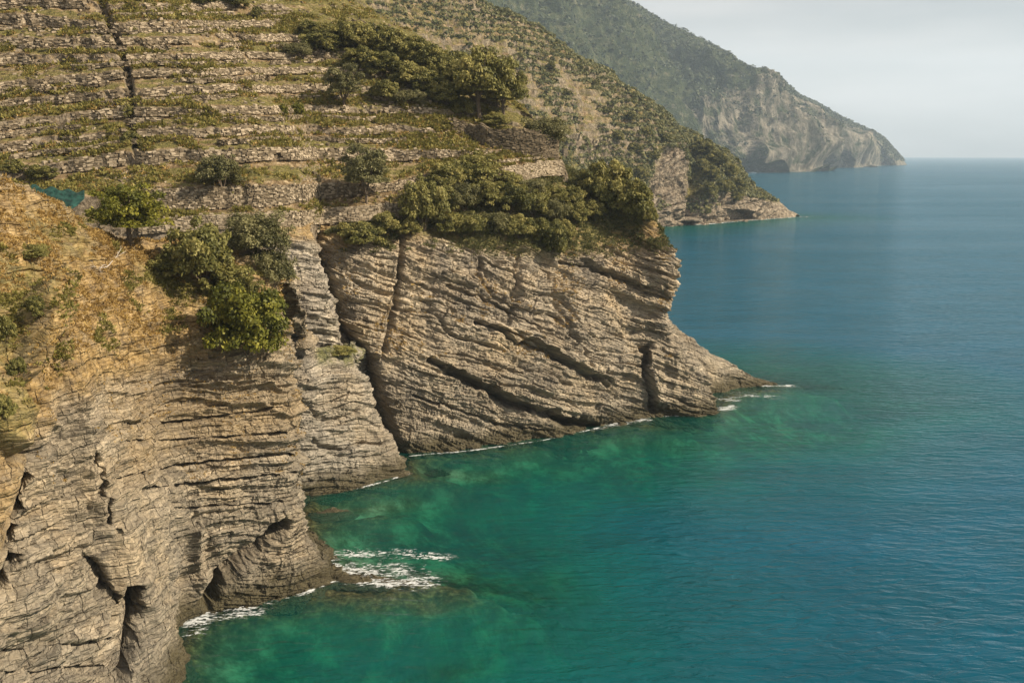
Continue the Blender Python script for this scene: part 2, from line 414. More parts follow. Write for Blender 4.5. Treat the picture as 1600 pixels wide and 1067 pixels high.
t00 = time.time()
# near cliff, left foreground, with the grassy knoll on its top
A = [
 [(-150, 1400), (-120, 1150, .5), (-110, 900, .5), (-100, 650, .6), (-90, 480, 1.2), (-80, 330, 1.3), (-80, 268, 1.5)],
 [(0, 1300), (0, 1080, .45), (0, 900, .45), (5, 690, .45), (5, 520, 1.0), (0, 400, 1.3), (0, 292, 1.4)],
 [(130, 1190), (110, 1040, .4), (90, 880, .4), (80, 690, .45), (90, 540, .8), (85, 430, 1.2), (70, 334, 1.4)],
 [(265, 1075), (235, 985, .35), (205, 850, .35), (180, 690, .4), (170, 560, .6), (165, 455, 1.0), (150, 376, 1.4)],
 [(305, 965), (300, 880, .3), (295, 770, .3), (285, 660, .35), (275, 560, .45), (260, 450, .8), (240, 380, 1.3)],
 [(370, 947), (375, 870, .3), (380, 770, .3), (380, 670, .35), (375, 570, .5), (350, 470, .8), (320, 380, 1.2)],
 [(465, 925), (455, 860, .3), (450, 770, .3), (450, 680, .3), (445, 590, .4), (430, 500, .7), (400, 400, 1.1)],
 [(522, 903), (494, 865, .3), (478, 800, .3), (481, 710, .25), (464, 610, .35), (446, 540, .6), (436, 440, 1.0)],
]
rawA = [
 lambda U, V: crack(U, V, [(440, 824), (402, 860), (346, 904), (322, 945)], 8, 4.2),
 lambda U, V: crack(U, V, [(376, 868), (345, 896), (322, 928)], 5, 2.4),
 lambda U, V: crack(U, V, [(203, 915), (205, 960), (190, 1020), (166, 1085)], 8, 4.4),
 lambda U, V: crack(U, V, [(48, 730), (38, 800), (20, 870), (-4, 930)], 8, 4.0),
 lambda U, V: crack(U, V, [(146, 876), (165, 905), (182, 938)], 8, 1.8),
 lambda U, V: crack(U, V, [(190, 748), (290, 727), (400, 716), (462, 711)], 2.2, 1.1),
 lambda U, V: crack(U, V, [(215, 768), (300, 756), (390, 747), (458, 741)], 2.2, 1.1),
 lambda U, V: crack(U, V, [(190, 692), (300, 688), (380, 682), (450, 676)], 1.8, .8),
 lambda U, V: crack(U, V, [(195, 664), (300, 656), (455, 634)], 1.8, .8),
 lambda U, V: crack(U, V, [(150, 700), (165, 760), (180, 820)], 4, .8),
 lambda U, V: crack(U, V, [(0, 1018), (60, 1012), (150, 1005), (180, 1000)], 2.2, .9),
 lambda U, V: crack(U, V, [(0, 1050), (80, 1048), (160, 1040)], 2.2, .9),
 lambda U, V: crack(U, V, [(210, 800), (330, 792), (440, 786)], 1.8, .6),
 lambda U, V: 1.4 * np.exp(-(dist_poly(U, V, [(110, 520), (140, 640), (165, 760), (200, 850), (205, 930)])[0] / 24) ** 2),
]
featA = [
 lambda U, V: -4.5 * soft_poly(U, V, [(20, 570), (32, 490), (60, 448), (95, 425), (100, 455), (88, 500), (64, 535), (44, 575), (8, 600)], 9),
 lambda U, V: -2.8 * soft_poly(U, V, [(-40, 600), (8, 600), (28, 640), (42, 680), (38, 715), (10, 690), (-40, 680)], 8),
 lambda U, V: 3.0 * np.exp(-(dist_poly(U, V, [(110, 430), (100, 500), (70, 560), (45, 620), (50, 720)])[0] / 12) ** 2),
 lambda U, V: -1.0 * np.exp(-(dist_poly(U, V, [(300, 840), (306, 900), (300, 950)])[0] / 16) ** 2),
]
maskA = [('soil', [(-200, 240), (60, 300), (180, 360), (330, 370), (440, 430), (430, 540), (300, 560), (170, 600), (90, 620), (50, 700), (-200, 720)], 30, 1.0),
         ('soil', [(-60, 690), (40, 700), (45, 760), (20, 860), (-60, 930)], 12, .8),
         ('soil', [(170, 600), (460, 600), (480, 660), (200, 740)], 40, .45),
         ('veg', [(-200, 380), (60, 400), (70, 450), (30, 520), (20, 580), (-200, 600)], 22, .55),
         ('veg', [(-100, 600), (20, 620), (30, 700), (-100, 700)], 14, .5),
         ('veg', [(40, 330), (120, 350), (150, 400), (60, 400)], 20, .5),
         ('veg', [(210, 395), (300, 420), (330, 470), (300, 480), (220, 440)], 18, .7)]
def strataA(G, N, U, V):
    flat = strata(G, N, (.05, .12, 1), 11, 1.0)
    steep = strata(G, N, (.92, .2, .45), 12, .9)
    w = soft_poly(U, V, [(20, 480), (150, 470), (190, 640), (205, 760), (300, 860), (310, 1000), (250, 1100), (205, 960), (150, 860), (70, 760)], 26)
    w = w * .45
    return flat * (1 - w) + steep * w
patch('near_cliff', A, .07, M_near, (.05, .1, 1), 11, featA, maskA, under=((2.5, -2.5, -4), (4, -4, -3)), back=((0, 5, -1.0), (0, 6, -7)),
      right=((-1.0, 4, -.3), (-5, 9, -1)), strata_fn=strataA, raw=rawA)
# pillar
Pl = [
 [(455, 778), (460, 700, .3), (465, 640, .3), (470, 590, .3), (475, 564, 1.5), (478, 550, 2)],
 [(530, 765), (525, 700, .3), (520, 630, .3), (515, 582, .35), (515, 558, 1.5), (515, 546, 2)],
 [(600, 750), (588, 700, .3), (570, 640, .3), (558, 590, .3), (550, 560, 1.2), (546, 546, 2)],
 [(634, 738), (616, 690, .25), (594, 640, .25), (576, 590, .25), (560, 558, .8), (550, 542, 1.5)],
]
patch('rock_pillar', Pl, .10, M_mid, (.12, .1, 1), 23,
      [lambda U, V: crack(U, V, [(490, 690), (530, 700), (600, 690)], 3, .7), lambda U, V: crack(U, V, [(480, 640), (520, 652), (570, 640)], 3, .6)],
      [('veg', [(490, 535), (560, 535), (560, 562), (500, 566)], 6, .9)], right=((-1, 3, -.3), (-4, 7, -1)), left=((-2, 1, 0),), back=((0, 3, -.2), (0, 4, -5)), lump=.7)
Sl = [
 [(415, 748), (420, 650, .3), (425, 560, .3), (425, 470, .35), (430, 400, .4), (432, 364, .6), (432, 350, 2.)],
 [(500, 740), (500, 650, .3), (500, 560, .3), (492, 470, .3), (485, 400, .35), (470, 366, .6), (465, 352, 2.)],
 [(560, 734), (558, 650, .3), (545, 560, .25), (518, 480, .3), (500, 410, .3), (484, 368, .5), (480, 354, 2.)],
]
patch('cliff_slab', Sl, .13, M_mid, (.25, .1, 1), 37, [lambda U, V: crack(U, V, [(465, 590), (490, 560), (512, 543)], 6, 1.2)],
      [('soil', [(400, 340), (500, 340), (500, 375), (400, 380)], 10, .9)], right=((-.6, 3, -.2), (-4, 6, -.8)), left=((-4, 2, 0),), back=((0, 4, .5), (0, 8, 0)), lump=.8)
# main headland
Cc = [
 [(596, 716), (592, 640, .3), (562, 560, .3), (528, 480, .35), (504, 420, .4), (492, 378, .6), (492, 352, 1.0)],
 [(648, 711), (640, 620, .3), (622, 540, .3), (602, 470, .35), (588, 410, .4), (580, 375, .7), (580, 346, 1.0)],
 [(740, 703), (730, 600, .38), (715, 520, .38), (700, 450, .42), (690, 400, .5), (680, 350, 1.0), (665, 314, 1.0)],
 [(850, 687), (840, 590, .36), (825, 510, .36), (815, 440, .4), (805, 390, .6), (790, 330, 1.1), (770, 280, 1.1)],
 [(940, 667), (930, 590, .32), (920, 510, .34), (905, 440, .38), (895, 390, .6), (885, 330, 1.1), (860, 268, 1.1)],
 [(1025, 650), (1015, 585, .25), (1005, 510, .27), (1000, 440, .3), (990, 390, .5), (955, 335, 1.0), (892, 268, 1.1)],
 [(1098, 648), (1082, 590, .2), (1042, 510, .15), (1046, 440, .1), (1036, 395, .4), (1010, 348, .8), (925, 285, 1.1)],
 [(1118, 642), (1100, 590, .15), (1044, 508, .1), (1060, 430, .06), (1050, 388, .4), (1020, 345, .8), (950, 290, 1.1)],
]
rawC = [
 lambda U, V: crack(U, V, [(490, 372), (508, 430), (524, 490), (556, 545), (582, 600), (600, 650), (616, 700), (628, 730)], 11, 4.0),
 lambda U, V: crack(U, V, [(630, 360), (626, 420), (620, 470), (610, 520), (600, 560)], 3.5, 1.8),
 lambda U, V: crack(U, V, [(672, 566), (740, 598), (810, 632), (880, 656), (935, 668)], 3.2, 1.8),
 lambda U, V: crack(U, V, [(745, 505), (800, 525), (850, 550), (900, 580), (950, 600)], 3, 1.0),
 lambda U, V: crack(U, V, [(650, 620), (760, 655), (860, 676)], 2, .7),
 lambda U, V: crack(U, V, [(880, 410), (940, 425), (1000, 452), (1050, 470)], 3, 1.0),
 lambda U, V: crack(U, V, [(700, 450), (760, 470), (840, 510)], 2.4, .7),
]
featC = [
 lambda U, V: ledge(U, V, [(670, 560), (740, 595), (810, 628), (880, 652), (945, 668)], 1.0, 22, -1),
 lambda U, V: crack(U, V, [(672, 566), (740, 600), (810, 634), (880, 656), (935, 668)], 4, 1.0),
 lambda U, V: ledge(U, V, [(745, 500), (800, 520), (850, 545), (900, 575), (960, 600)], 1.0, 18, -1),
 lambda U, V: ledge(U, V, [(900, 405), (960, 425), (1010, 450)], .9, 16, -1),
 lambda U, V: crack(U, V, [(860, 420), (880, 480), (900, 540), (915, 570)], 3, .8),
 lambda U, V: ledge(U, V, [(1008, 540), (1012, 590), (1018, 640)], 1.6, 26, -1),
 lambda U, V: crack(U, V, [(1004, 545), (1008, 590), (1014, 640)], 6, .9),
 lambda U, V: crack(U, V, [(805, 400), (812, 460), (800, 500)], 5, .9),
 lambda U, V: crack(U, V, [(740, 395), (750, 430), (790, 470)], 5, .9),
 lambda U, V: crack(U, V, [(540, 520), (570, 560), (590, 620)], 8, 1.4),
]
maskC = [('soil', [(480, 330), (640, 310), (700, 260), (900, 250), (1040, 335), (1060, 380), (900, 395), (800, 385), (700, 380), (640, 375), (480, 390)], 16, 1.0),
         ('veg', [(640, 280), (760, 240), (900, 270), (1020, 345), (900, 395), (760, 390), (640, 370)], 14, .8)]
patch('headland_cliff', Cc, .105, M_head, (.36, .1, 1), 51, featC, maskC, right=((-.8, 4, -.3), (-6, 9, -1)), left=((-4, 3, 0),), back=((0, 5, .3), (0, 9, 0)), under=((2, -3, -4),), raw=rawC)
Spur = [
 [(1045, 622), (1045, 560, .3), (1040, 498, .5)], [(1080, 618), (1078, 570, .4), (1066, 516, .5)],
 [(1115, 613), (1112, 580, .4), (1100, 545, .5)], [(1150, 607), (1148, 588, .5), (1138, 565, .6)],
 [(1188, 603), (1186, 596, .5), (1176, 587, .7)], [(1214, 601), (1213, 600, .5), (1211, 599.4, .7)], [(1250, 603, -1.5), (1249, 602.8, .5), (1247, 602.5, .7)]]
patch('spur_rock', Spur, .14, M_head, (.45, .1, 1), 77, [], [], back=((0, 3, -3), (0, 4, -8)), amp=.7, lump=.5, under=((0, -2, -4),))

# ------------------------------------------------------------------ terraced hillside
US = [-140, 0, 200, 400, 620, 740, 880]
ROWS = [  # base line, top line of every terrace wall, nearest first
 ([385, 380, 368, 358, 343, 292, 274], [352, 350, 345, 335, 320, 268, 250]),
 ([345, 342, 333, 325, 298, 262, 247], [322, 320, 300, 292, 286, 256, 244]),
 ([287, 285, 258, 254, 252, 244, 240], [270, 268, 236, 234, 234, 236, 236]),
 ([242, 240, 216, 212, 210, 208, 228], [226, 224, 202, 198, 198, 200, 224]),
 ([208, 205, 184, 180, 178, 182, 214], [192, 190, 168, 166, 166, 174, 210]),
 ([174, 172, 152, 146, 146, 158, 200], [160, 158, 138, 133, 135, 150, 196]),
 ([147, 145, 124, 118, 118, 132, 180], [130, 129, 110, 106, 108, 125, 176]),
 ([106, 104, 98, 92, 94, 100, 150], [86, 84, 86, 80, 84, 94, 146]),
 ([74, 73, 72, 68, 66, 76, 120], [62, 60, 60, 54, 56, 70, 116]),
 ([38, 38, 48, 44, 40, 50, 90], [20, 20, 36, 32, 30, 44, 86]),
 ([8, 8, 20, 18, 14, 20, 60], [-6, -6, 8, 6, 4, 12, 56]),
 ([-26, -26, -12, -14, -16, -10, 30], [-40, -40, -24, -26, -28, -18, 26]),
 ([-64, -64, -50, -50, -50, -46, 0], [-80, -80, -62, -62, -62, -54, -4]),
]
RIDGE_V = [-200, 0, 40, 100, 175, 235, 262]; RIDGE_U = [380, 548, 630, 725, 826, 868, 886]
rng = np.random.default_rng(5)
NS = 400
sv = np.linspace(0, 1, NS)
def row_px(vals, j, wob):
    """pixel line of a terrace edge over s, wobbling like a hand-built wall"""
    u = -140 + sv * 1030
    for _ in range(3):
        v = np.interp(u, US, vals); ur = np.interp(v, RIDGE_V, RIDGE_U); u = -140 + sv * (ur + 140)
    nz = vn(np.stack([sv * 22, sv * 0 + j * 3.7, sv * 0], -1), 200 + j) * wob + vn(np.stack([sv * 75, sv * 0 + j * 1.7, sv * 0], -1), 260 + j) * wob * .5
    return u, np.interp(u, US, vals) + nz
YB = np.interp(-140 + sv * 1030, [-140, 0, 250, 420, 520, 640, 780, 880, 900], [98, 99, 101, 103.5, 108, 113, 121, 126, 127])
_b = []
for nm_ in ('rock_pillar', 'cliff_slab', 'headland_cliff'):
    for v_, f_, n_ in SURF:
        if n_ == nm_: _b.append(BVHTree.FromPolygons(v_.tolist(), f_.tolist()))
uu_, vv_ = row_px(ROWS[0][0], 0, 0)
hit = np.full(NS, np.nan)
for i_ in range(NS):
    if uu_[i_] < 470 or uu_[i_] > 878: continue
    dr = Vector(ray(uu_[i_], vv_[i_] + 3)).normalized(); ys = [h_[0].y for h_ in (q_.ray_cast(Vector((0, 0, H)), dr) for q_ in _b) if h_[0]]
    if ys: hit[i_] = min(ys)
ok_ = ~np.isnan(hit)
YB2 = np.interp(uu_, np.concatenate([[-140, 0, 250, 400], uu_[ok_]]), np.concatenate([[98, 99, 101, 104], hit[ok_] + .2]))
YB = np.convolve(np.pad(YB2, 6, mode='edge'), np.ones(13) / 13, 'valid'); print('YB', YB[::40])
rows3 = []; prev = None; lines = []
for j, (bv, tv) in enumerate(ROWS):
    ub, vb = row_px(bv, 2 * j, 2.2); ut, vt = row_px(tv, 2 * j, 2.2); vt = np.minimum(vt, vb - 3)
    if prev is None: Pb = np.array([at_y(a, b_, y) for a, b_, y in zip(ub, vb, YB)])
    else: Pb = np.array([climb(p, a, b_, c_) for p, a, b_, c_ in zip(prev, ub, vb, [2.4 if j < 3 else 1.9] * NS)])
    Pt = np.array([climb(p, a, b_, .18) for p, a, b_ in zip(Pb, ut, vt)])
    rows3 += [Pb, Pt]; lines.append((Pb, Pt)); prev = Pt
top = prev + np.array([0, 14, 8]); rows3.append(top)
T0 = np.array(rows3)                                   # (rows, NS, 3)
skirt = np.stack([T0[0] + np.array([0, -1.0, -3]), T0[0]])
CT = np.concatenate([skirt[:1], T0])
counts = [4] + [7 if i % 2 == 0 else 11 for i in range(len(rows3) - 2)] + [12]
G, Trow = resample(CT, 0, 0, linear=True, lock=counts)
G = np.moveaxis(G, 0, 1)                                # s, t
# beyond the ridge the ground falls away
Gr = [G]
last = G[-1:]
Gr2 = []
for dx, dy, dz in ((.2, 1.5, -.6), (.8, 4, -2.5), (2, 9, -7), (4, 16, -14), (9, 34, -32)):
    o3 = np.zeros_like(last); o3[..., 0] = dx + last[..., 0] / last[..., 1] * dy; o3[..., 1] = dy; o3[..., 2] = dz
    Gr2.append(last + o3)
Gfull = np.concatenate([G] + Gr2)
Ns = grid_normals(Gfull); Ns = np.where((Ns[..., 2:3] < 0), -Ns, Ns)
dd = fbm(Gfull * .35, 3, 300) * .28 + fbm(Gfull * 1.4, 4, 310, .6) * .22
Gd = Gfull + Ns * dd[..., None]
U, V = project(Gd)
gul = np.exp(-(dist_poly(U, V, [(214, 240), (206, 205), (205, 165), (203, 146), (200, 118), (196, 98), (188, 72), (180, 50), (168, 28), (155, -6)])[0] / 5.0) ** 2)
Gd = Gd - np.array([0, -.5, 1.0]) * (gul * 1.5)[..., None]
vegm = np.full(U.shape, .42) + .35 * soft_poly(U, V, [(440, -20), (560, -20), (840, 170), (880, 230), (700, 190), (520, 170), (430, 90)], 20)
treadfrac = np.array([((t - 1) % 2) if t >= 1 else 0 for t in Trow])     # 0..1 wall, 1..2 tread
vegm += np.where((treadfrac > 1.0) & (treadfrac < 1.75), .22, -.12)[None, :]
# bare pale earth of the two lowest terraces
vegm -= .3 * soft_poly(U, V, [(240, 285), (620, 280), (900, 225), (900, 250), (640, 320), (240, 335)], 8)
Fh = grid_faces(*Gd.shape[:2])
me = mesh_np('terraced_hillside', Gd, Fh, M_terr, {'veg': vegm, 'rock': np.zeros(U.shape)})
link('terraced_hillside', me, kind='structure')
SURF.append((Gd.reshape(-1, 3), Fh, 'terraced_hillside')); print('terr', Gd.shape, time.time() - t00)

# ------------------------------------------------------------------ second hillside
ridge = [(1243, 338.5), (1215, 326), (1183, 308), (1150, 276), (1105, 236), (1060, 200), (980, 150), (900, 96), (820, 46), (740, 2), (650, -50), (520, -110), (360, -180), (200, -250)]
base = [(1243, 339), (1212, 341), (1182, 343), (1152, 345), (1110, 349), (1070, 352), (1010, 357), (930, 364), (830, 373), (720, 384), (600, 395), (440, 410), (250, 428), (60, 450)]
cols = []
for (ru, rv), (bu, bv) in zip(ridge, base):
    c = [(bu, bv)]
    for f, k in ((.1, .35), (.24, .6), (.42, 1.0), (.6, 1.3), (.8, 1.35), (1, 1.5)):
        c.append((bu + (ru - bu) * f + (18 * math.sin(f * 3.1) if ru < 1180 else 0), bv + (rv - bv) * f, k))
    cols.append(c)
C = []
for c in cols:
    L = [at_z(*c[0])]
    for u, v, k in c[1:]: L.append(climb(L[-1], u, v, k))
    L = [L[0] + np.array([3, -6, -6])] + L + [L[-1] + np.array([12, 14, -5]), L[-1] + np.array([60, 60, -50])]
    C.append(L)
C = np.array(C)
G, _ = resample(C, 620, 0); G, _ = resample(G, 330, 1)
Nn = grid_normals(G); Nn = np.where(Nn[..., 2:3] < 0, -Nn, Nn)
U, V = project(G)
rg = 1 - np.abs(fbm(G * .018, 4, 400)) * 2
rocky = np.clip(soft_poly(U, V, [(1000, 420), (1010, 300), (1035, 235), (1070, 230), (1075, 280), (1090, 302), (1140, 300), (1180, 310), (1250, 325), (1260, 360)], 9), 0, 1)
rocky = np.maximum(rocky, soft_poly(U, V, [(880, 215), (950, 215), (965, 260), (900, 255)], 8) * .9)
amp = 1 - .0 * rocky
d = (rg - .4) * 5 + fbm(G * .07, 4, 410) * 3.2 + fbm(G * .35, 3, 415) * .9 + rocky * (strata(G, Nn, (-.5, .3, .8), 420, 3.0, ((3.5, .8, 10), (1.6, .4, 5))) + (1 - np.abs(fbm(G * .12, 3, 430)) * 2) * 2.5)
tip = sstep(1243, 1180, U); d *= .15 + .85 * tip
gully = -7 * np.exp(-(dist_poly(U, V, [(1078, 235), (1090, 290), (1075, 350)])[0] / 9) ** 2)
d += gully
G2 = G + Nn * d[..., None]
# terraces: steps in height
tm = soft_poly(U, V, [(400, -200), (740, -20), (900, 90), (1010, 170), (1060, 210), (1000, 260), (900, 240), (820, 180), (500, 60)], 20)
per = 3.4; zq = G2[..., 2] / per + fbm(G2 * .02, 2, 440) * 1.2; fr = zq - np.floor(zq)
G2[..., 2] += tm * per * (np.clip((fr - .6) / .25, 0, 1) - fr) * .95
F2 = grid_faces(*G2.shape[:2])
me = mesh_np('second_hillside', G2, F2, M_hill2, {'veg': .85 - .3 * tm + .0 * U, 'rock': rocky})
link('second_hillside', me, kind='structure')
SURF.append((G2.reshape(-1, 3), F2, 'second_hillside'))

# ------------------------------------------------------------------ far mountain
ridge = [(1399, 256), (1390, 238), (1368, 212), (1330, 196), (1285, 172), (1240, 150), (1200, 122), (1100, 70), (1000, 14), (900, -30), (780, -80), (600, -140)]
base = [(1402, 257.0), (1388, 258), (1366, 259.5), (1340, 261), (1312, 261), (1285, 264), (1255, 268), (1190, 270), (1120, 270), (1020, 275), (880, 280), (680, 288)]
C = []
for (ru, rv), (bu, bv) in zip(ridge, base):
    L = [at_z(bu, bv)]
    for f, k in ((.12, .3), (.3, .6), (.5, 1.0), (.75, 1.3), (1, 1.5)):
        L.append(climb(L[-1], bu + (ru - bu) * f, bv + (rv - bv) * f, k))
    L = [L[0] + np.array([5, -30, -20])] + L + [L[-1] + np.array([80, 90, -35]), L[-1] + np.array([400, 400, -300])]
    C.append(L)
G, _ = resample(np.array(C), 620, 0); G, _ = resample(G, 260, 1)
Nn = grid_normals(G); Nn = np.where(Nn[..., 2:3] < 0, -Nn, Nn)
U, V = project(G)
sc_ = G * np.array([1, 1, .35])
rg = 1 - np.abs(fbm(sc_ * .0045, 5, 500)) * 2
rocky = soft_poly(U, V, [(1030, 190), (1110, 160), (1200, 135), (1260, 160), (1400, 230), (1410, 270), (1200, 275), (1130, 240)], 24) * 1.0
rocky = np.maximum(rocky * .62, soft_poly(U, V, [(1220, 262), (1300, 250), (1420, 245), (1420, 275), (1220, 280)], 5))
tip = sstep(1405, 1330, U)
rd, _, _ = dist_poly(U, V, ridge); rfade = .10 + .90 * sstep(0, 45, rd) * sstep(0, 26, dist_poly(U, V, base)[0])
d = (((rg - .3) * 75 + fbm(G * .02, 4, 510) * 16) * rfade + fbm(G * .09, 3, 515) * 5 + rocky * (1 - np.abs(fbm(sc_ * .018, 3, 520)) * 2) * 30 * rfade) * (.12 + .88 * tip)
G3 = G + Nn * d[..., None]
F3 = grid_faces(*G3.shape[:2])
me = mesh_np('far_mountain', G3, F3, M_far, {'rock': rocky})
link('far_mountain', me, kind='structure')
SURF.append((G3.reshape(-1, 3), F3, 'far_mountain')); print('hills', time.time() - t00)

# ------------------------------------------------------------------ sea bed and sea
shore_px = [(-150, 1400), (0, 1300), (130, 1190), (265, 1070), (305, 962), (370, 945), (465, 925), (528, 900), (500, 868), (480, 800), (490, 768), (560, 762), (600, 752), (640, 738), (640, 712), (740, 703), (850, 687), (940, 667), (1030, 650), (1110, 647), (1128, 632), (1140, 612), (1214, 601)]
shore = [at_z(u, v)[:2] for u, v in shore_px]
REEFS = [  # pixel line, half width (m), crest depth (m)
 ([(520, 900), (600, 905), (700, 912), (780, 922), (820, 926)], 4.4, .10, 0),
 ([(490, 905), (600, 935), (700, 945)], 2.8, .5, 0),
 ([(470, 800), (560, 798), (640, 790)], 3.0, .35, 0),
 ([(630, 742), (690, 742), (760, 748)], 2.4, .5, 0),
 ([(930, 668), (1000, 662), (1060, 668)], 2.6, .5, 0),
 ([(1130, 618), (1160, 612), (1260, 604), (1300, 606)], 2.6, .5, 0),
 ([(700, 1052), (735, 1045)], 2.0, 2.0, 0),
 ([(310, 960), (360, 958), (420, 948)], 1.2, .4, 0),
 ([(900, 690), (980, 690), (1060, 700)], 3.5, 2.2, 0),
]
RW = [([at_z(u, v)[:2] for u, v in l], w, dcr) for l, w, dcr, _ in REEFS]
def sea_depth(X, Y):
    d, _, _ = dist_poly(X, Y, shore)
    P = np.stack([X, Y, X * 0], -1)
    dep = .4 + 2.0 * (1 - np.exp(-d / 3.0)) + d * .17 + fbm(P * .10, 4, 600) * np.clip(d * .15, 0, 2.2)
    dep += 15 * sstep(15, 46, d + fbm(P * .03, 3, 610) * 9)
    for l, w, c in RW:
        r, par, _ = dist_poly(X, Y, l)
        r = r + fbm(P * .5, 3, 620) * w * .45
        k = np.exp(-np.clip(r / w, 0, 9) ** 2 * 1.3) * (1 - .3 * par)
        dep = dep * (1 - k) + (c + fbm(P * .9, 3, 630) * .35) * k
    return np.maximum(dep, .12)
gx, gy = np.meshgrid(np.linspace(-45, 110, 420), np.linspace(36, 200, 440), indexing='ij')
zd = -sea_depth(gx, gy)
PB = np.stack([gx, gy, zd], -1); PB[..., 2] += fbm(PB * 1.3, 3, 640) * .12 - .02
m, nt = new_mat('seabed'); b = NB(nt)
p = b.pos()
c = b.ramp(b.noise(b.pos((1, 1, .2)), .32, 7, .7), [(.38, (0.03, 0.03, 0.014)), (.50, (0.15, 0.14, 0.085)), (.64, (0.50, 0.48, 0.36))])
c = b.mix(b.attr('reef'), c, b.ramp(b.noise(p, 2.0, 5, .7), [(.35, (0.022, 0.013, 0.006)), (.52, (0.10, 0.058, 0.024)), (.68, (0.26, 0.17, 0.08))]))
bs = b.n('ShaderNodeBsdfPrincipled', {'Base Color': c, 'Roughness': .95}); bs.inputs['Specular IOR Level'].default_value = 0
b.out(bs.outputs[0])
reef = np.clip(np.exp(-np.maximum(-zd - .9, 0) / .7), 0, 1)
me = mesh_np('seabed', PB, grid_faces(420, 440), m, {'reef': reef}, smooth=True)
link('seabed', me, kind='structure')
# deep bed for the rest
me = mesh_np('deep_seabed', [(-9000, -600, -40), (12000, -600, -40), (12000, 9600, -40), (-9000, 9600, -40)], [[0, 1, 2, 3]], m, {'reef': np.zeros(4)})
link('deep_seabed', me, kind='structure')

NR, NA = 640, 560
rr = 24 * (9300 / 24) ** np.linspace(0, 1, NR); aa = np.radians(np.linspace(-58, 62, NA))
R_, A_ = np.meshgrid(rr, aa, indexing='ij')
X = R_ * np.sin(A_); Y = R_ * np.cos(A_)
dep = np.where(R_ < 260, sea_depth(X, Y), 30.0)
dmid, _, _ = dist_poly(X, Y, [at_z(u, v)[:2] for u, v in [(930, 364), (1010, 357), (1070, 352), (1110, 349), (1152, 345), (1182, 343), (1243, 339)]])
dep = np.where(R_ > 200, np.minimum(dep, 2.5 + dmid * .35), dep)
dsh, _, _ = dist_poly(X, Y, shore)
me = mesh_np('sea', np.stack([X, Y, X * 0], -1), grid_faces(NR, NA)[:, ::-1], None, {'depth': dep, 'shore': np.clip(dsh, 0, 400)}, smooth=True)
m, nt = new_mat('sea_water'); b = NB(nt)
dp = b.attr('depth')
clear = b.math('POWER', 2.718, b.math('MULTIPLY', dp, -.21))
absorb = b.n('ShaderNodeCombineXYZ', {i_: b.math('POWER', 2.718, b.math('MULTIPLY', dp, -k_)) for i_, k_ in enumerate((.38, .05, .14))}).outputs[0]
Pw = b.pos((1, 1, 1), (0, 0, 0))
depthc = b.ramp(b.math('MULTIPLY', dp, 1 / 24.0), [(.0, (0.001, 0.125, 0.085)), (.18, (0.0, 0.088, 0.070)), (.5, (0.0, 0.068, 0.083)), (.95, (0.0, 0.060, 0.102))])
patchn = b.noise(b.pos((.06, .11, 1)), 1.0, 5, .6)
body = b.mix(b.ramp(patchn, [(.38, .45), (.6, 0)]), depthc, (0.0005, 0.038, 0.052))
gN = b.n('ShaderNodeNewGeometry')
# wave relief: wind ripples, chop and a low swell, crests lying across the view
w1 = b.noise(b.pos((.42, 1.05, 1), (0, 0, .22)), 1.1, 4, .55, .5)
w2 = b.noise(b.pos((.10, .26, 1), (0, 0, .12)), 1.0, 3, .5, .2)
w3 = b.noise(b.pos((.02, .05, 1), (0, 0, .15)), 1.0, 3, .5)
slick = b.ramp(b.noise(b.pos((.003, .012, 1), (0, 0, .08)), 1.0, 4, .6), [(.38, .55), (.6, 1.0)])
hh = b.math('ADD', b.math('MULTIPLY', w1, .50), b.math('ADD', b.math('MULTIPLY', w2, .50), b.math('MULTIPLY', w3, .8)))
bump = b.n('ShaderNodeBump', {'Strength': slick, 'Distance': .8, 'Height': hh})
dif = b.n('ShaderNodeBsdfDiffuse', {'Color': body, 'Normal': bump.outputs[0]})
tr = b.n('ShaderNodeBsdfTransparent', {'Color': absorb})
under = b.n('ShaderNodeMixShader', {0: clear, 1: dif.outputs[0], 2: tr.outputs[0]})
gl = b.n('ShaderNodeBsdfGlossy', {'Color': (.80, .93, 1, 1), 'Roughness': .08, 'Normal': bump.outputs[0]})
fr_ = b.n('ShaderNodeFresnel', {'IOR': 1.33, 'Normal': bump.outputs[0]})
fr2 = b.math('MULTIPLY', b.math('MINIMUM', fr_.outputs[0], .8), .52)
sh = b.n('ShaderNodeMixShader', {0: fr2, 1: under.outputs[0], 2: gl.outputs[0]})
b.out(sh.outputs[0]); me.materials.append(m)
link('sea', me, kind='structure')

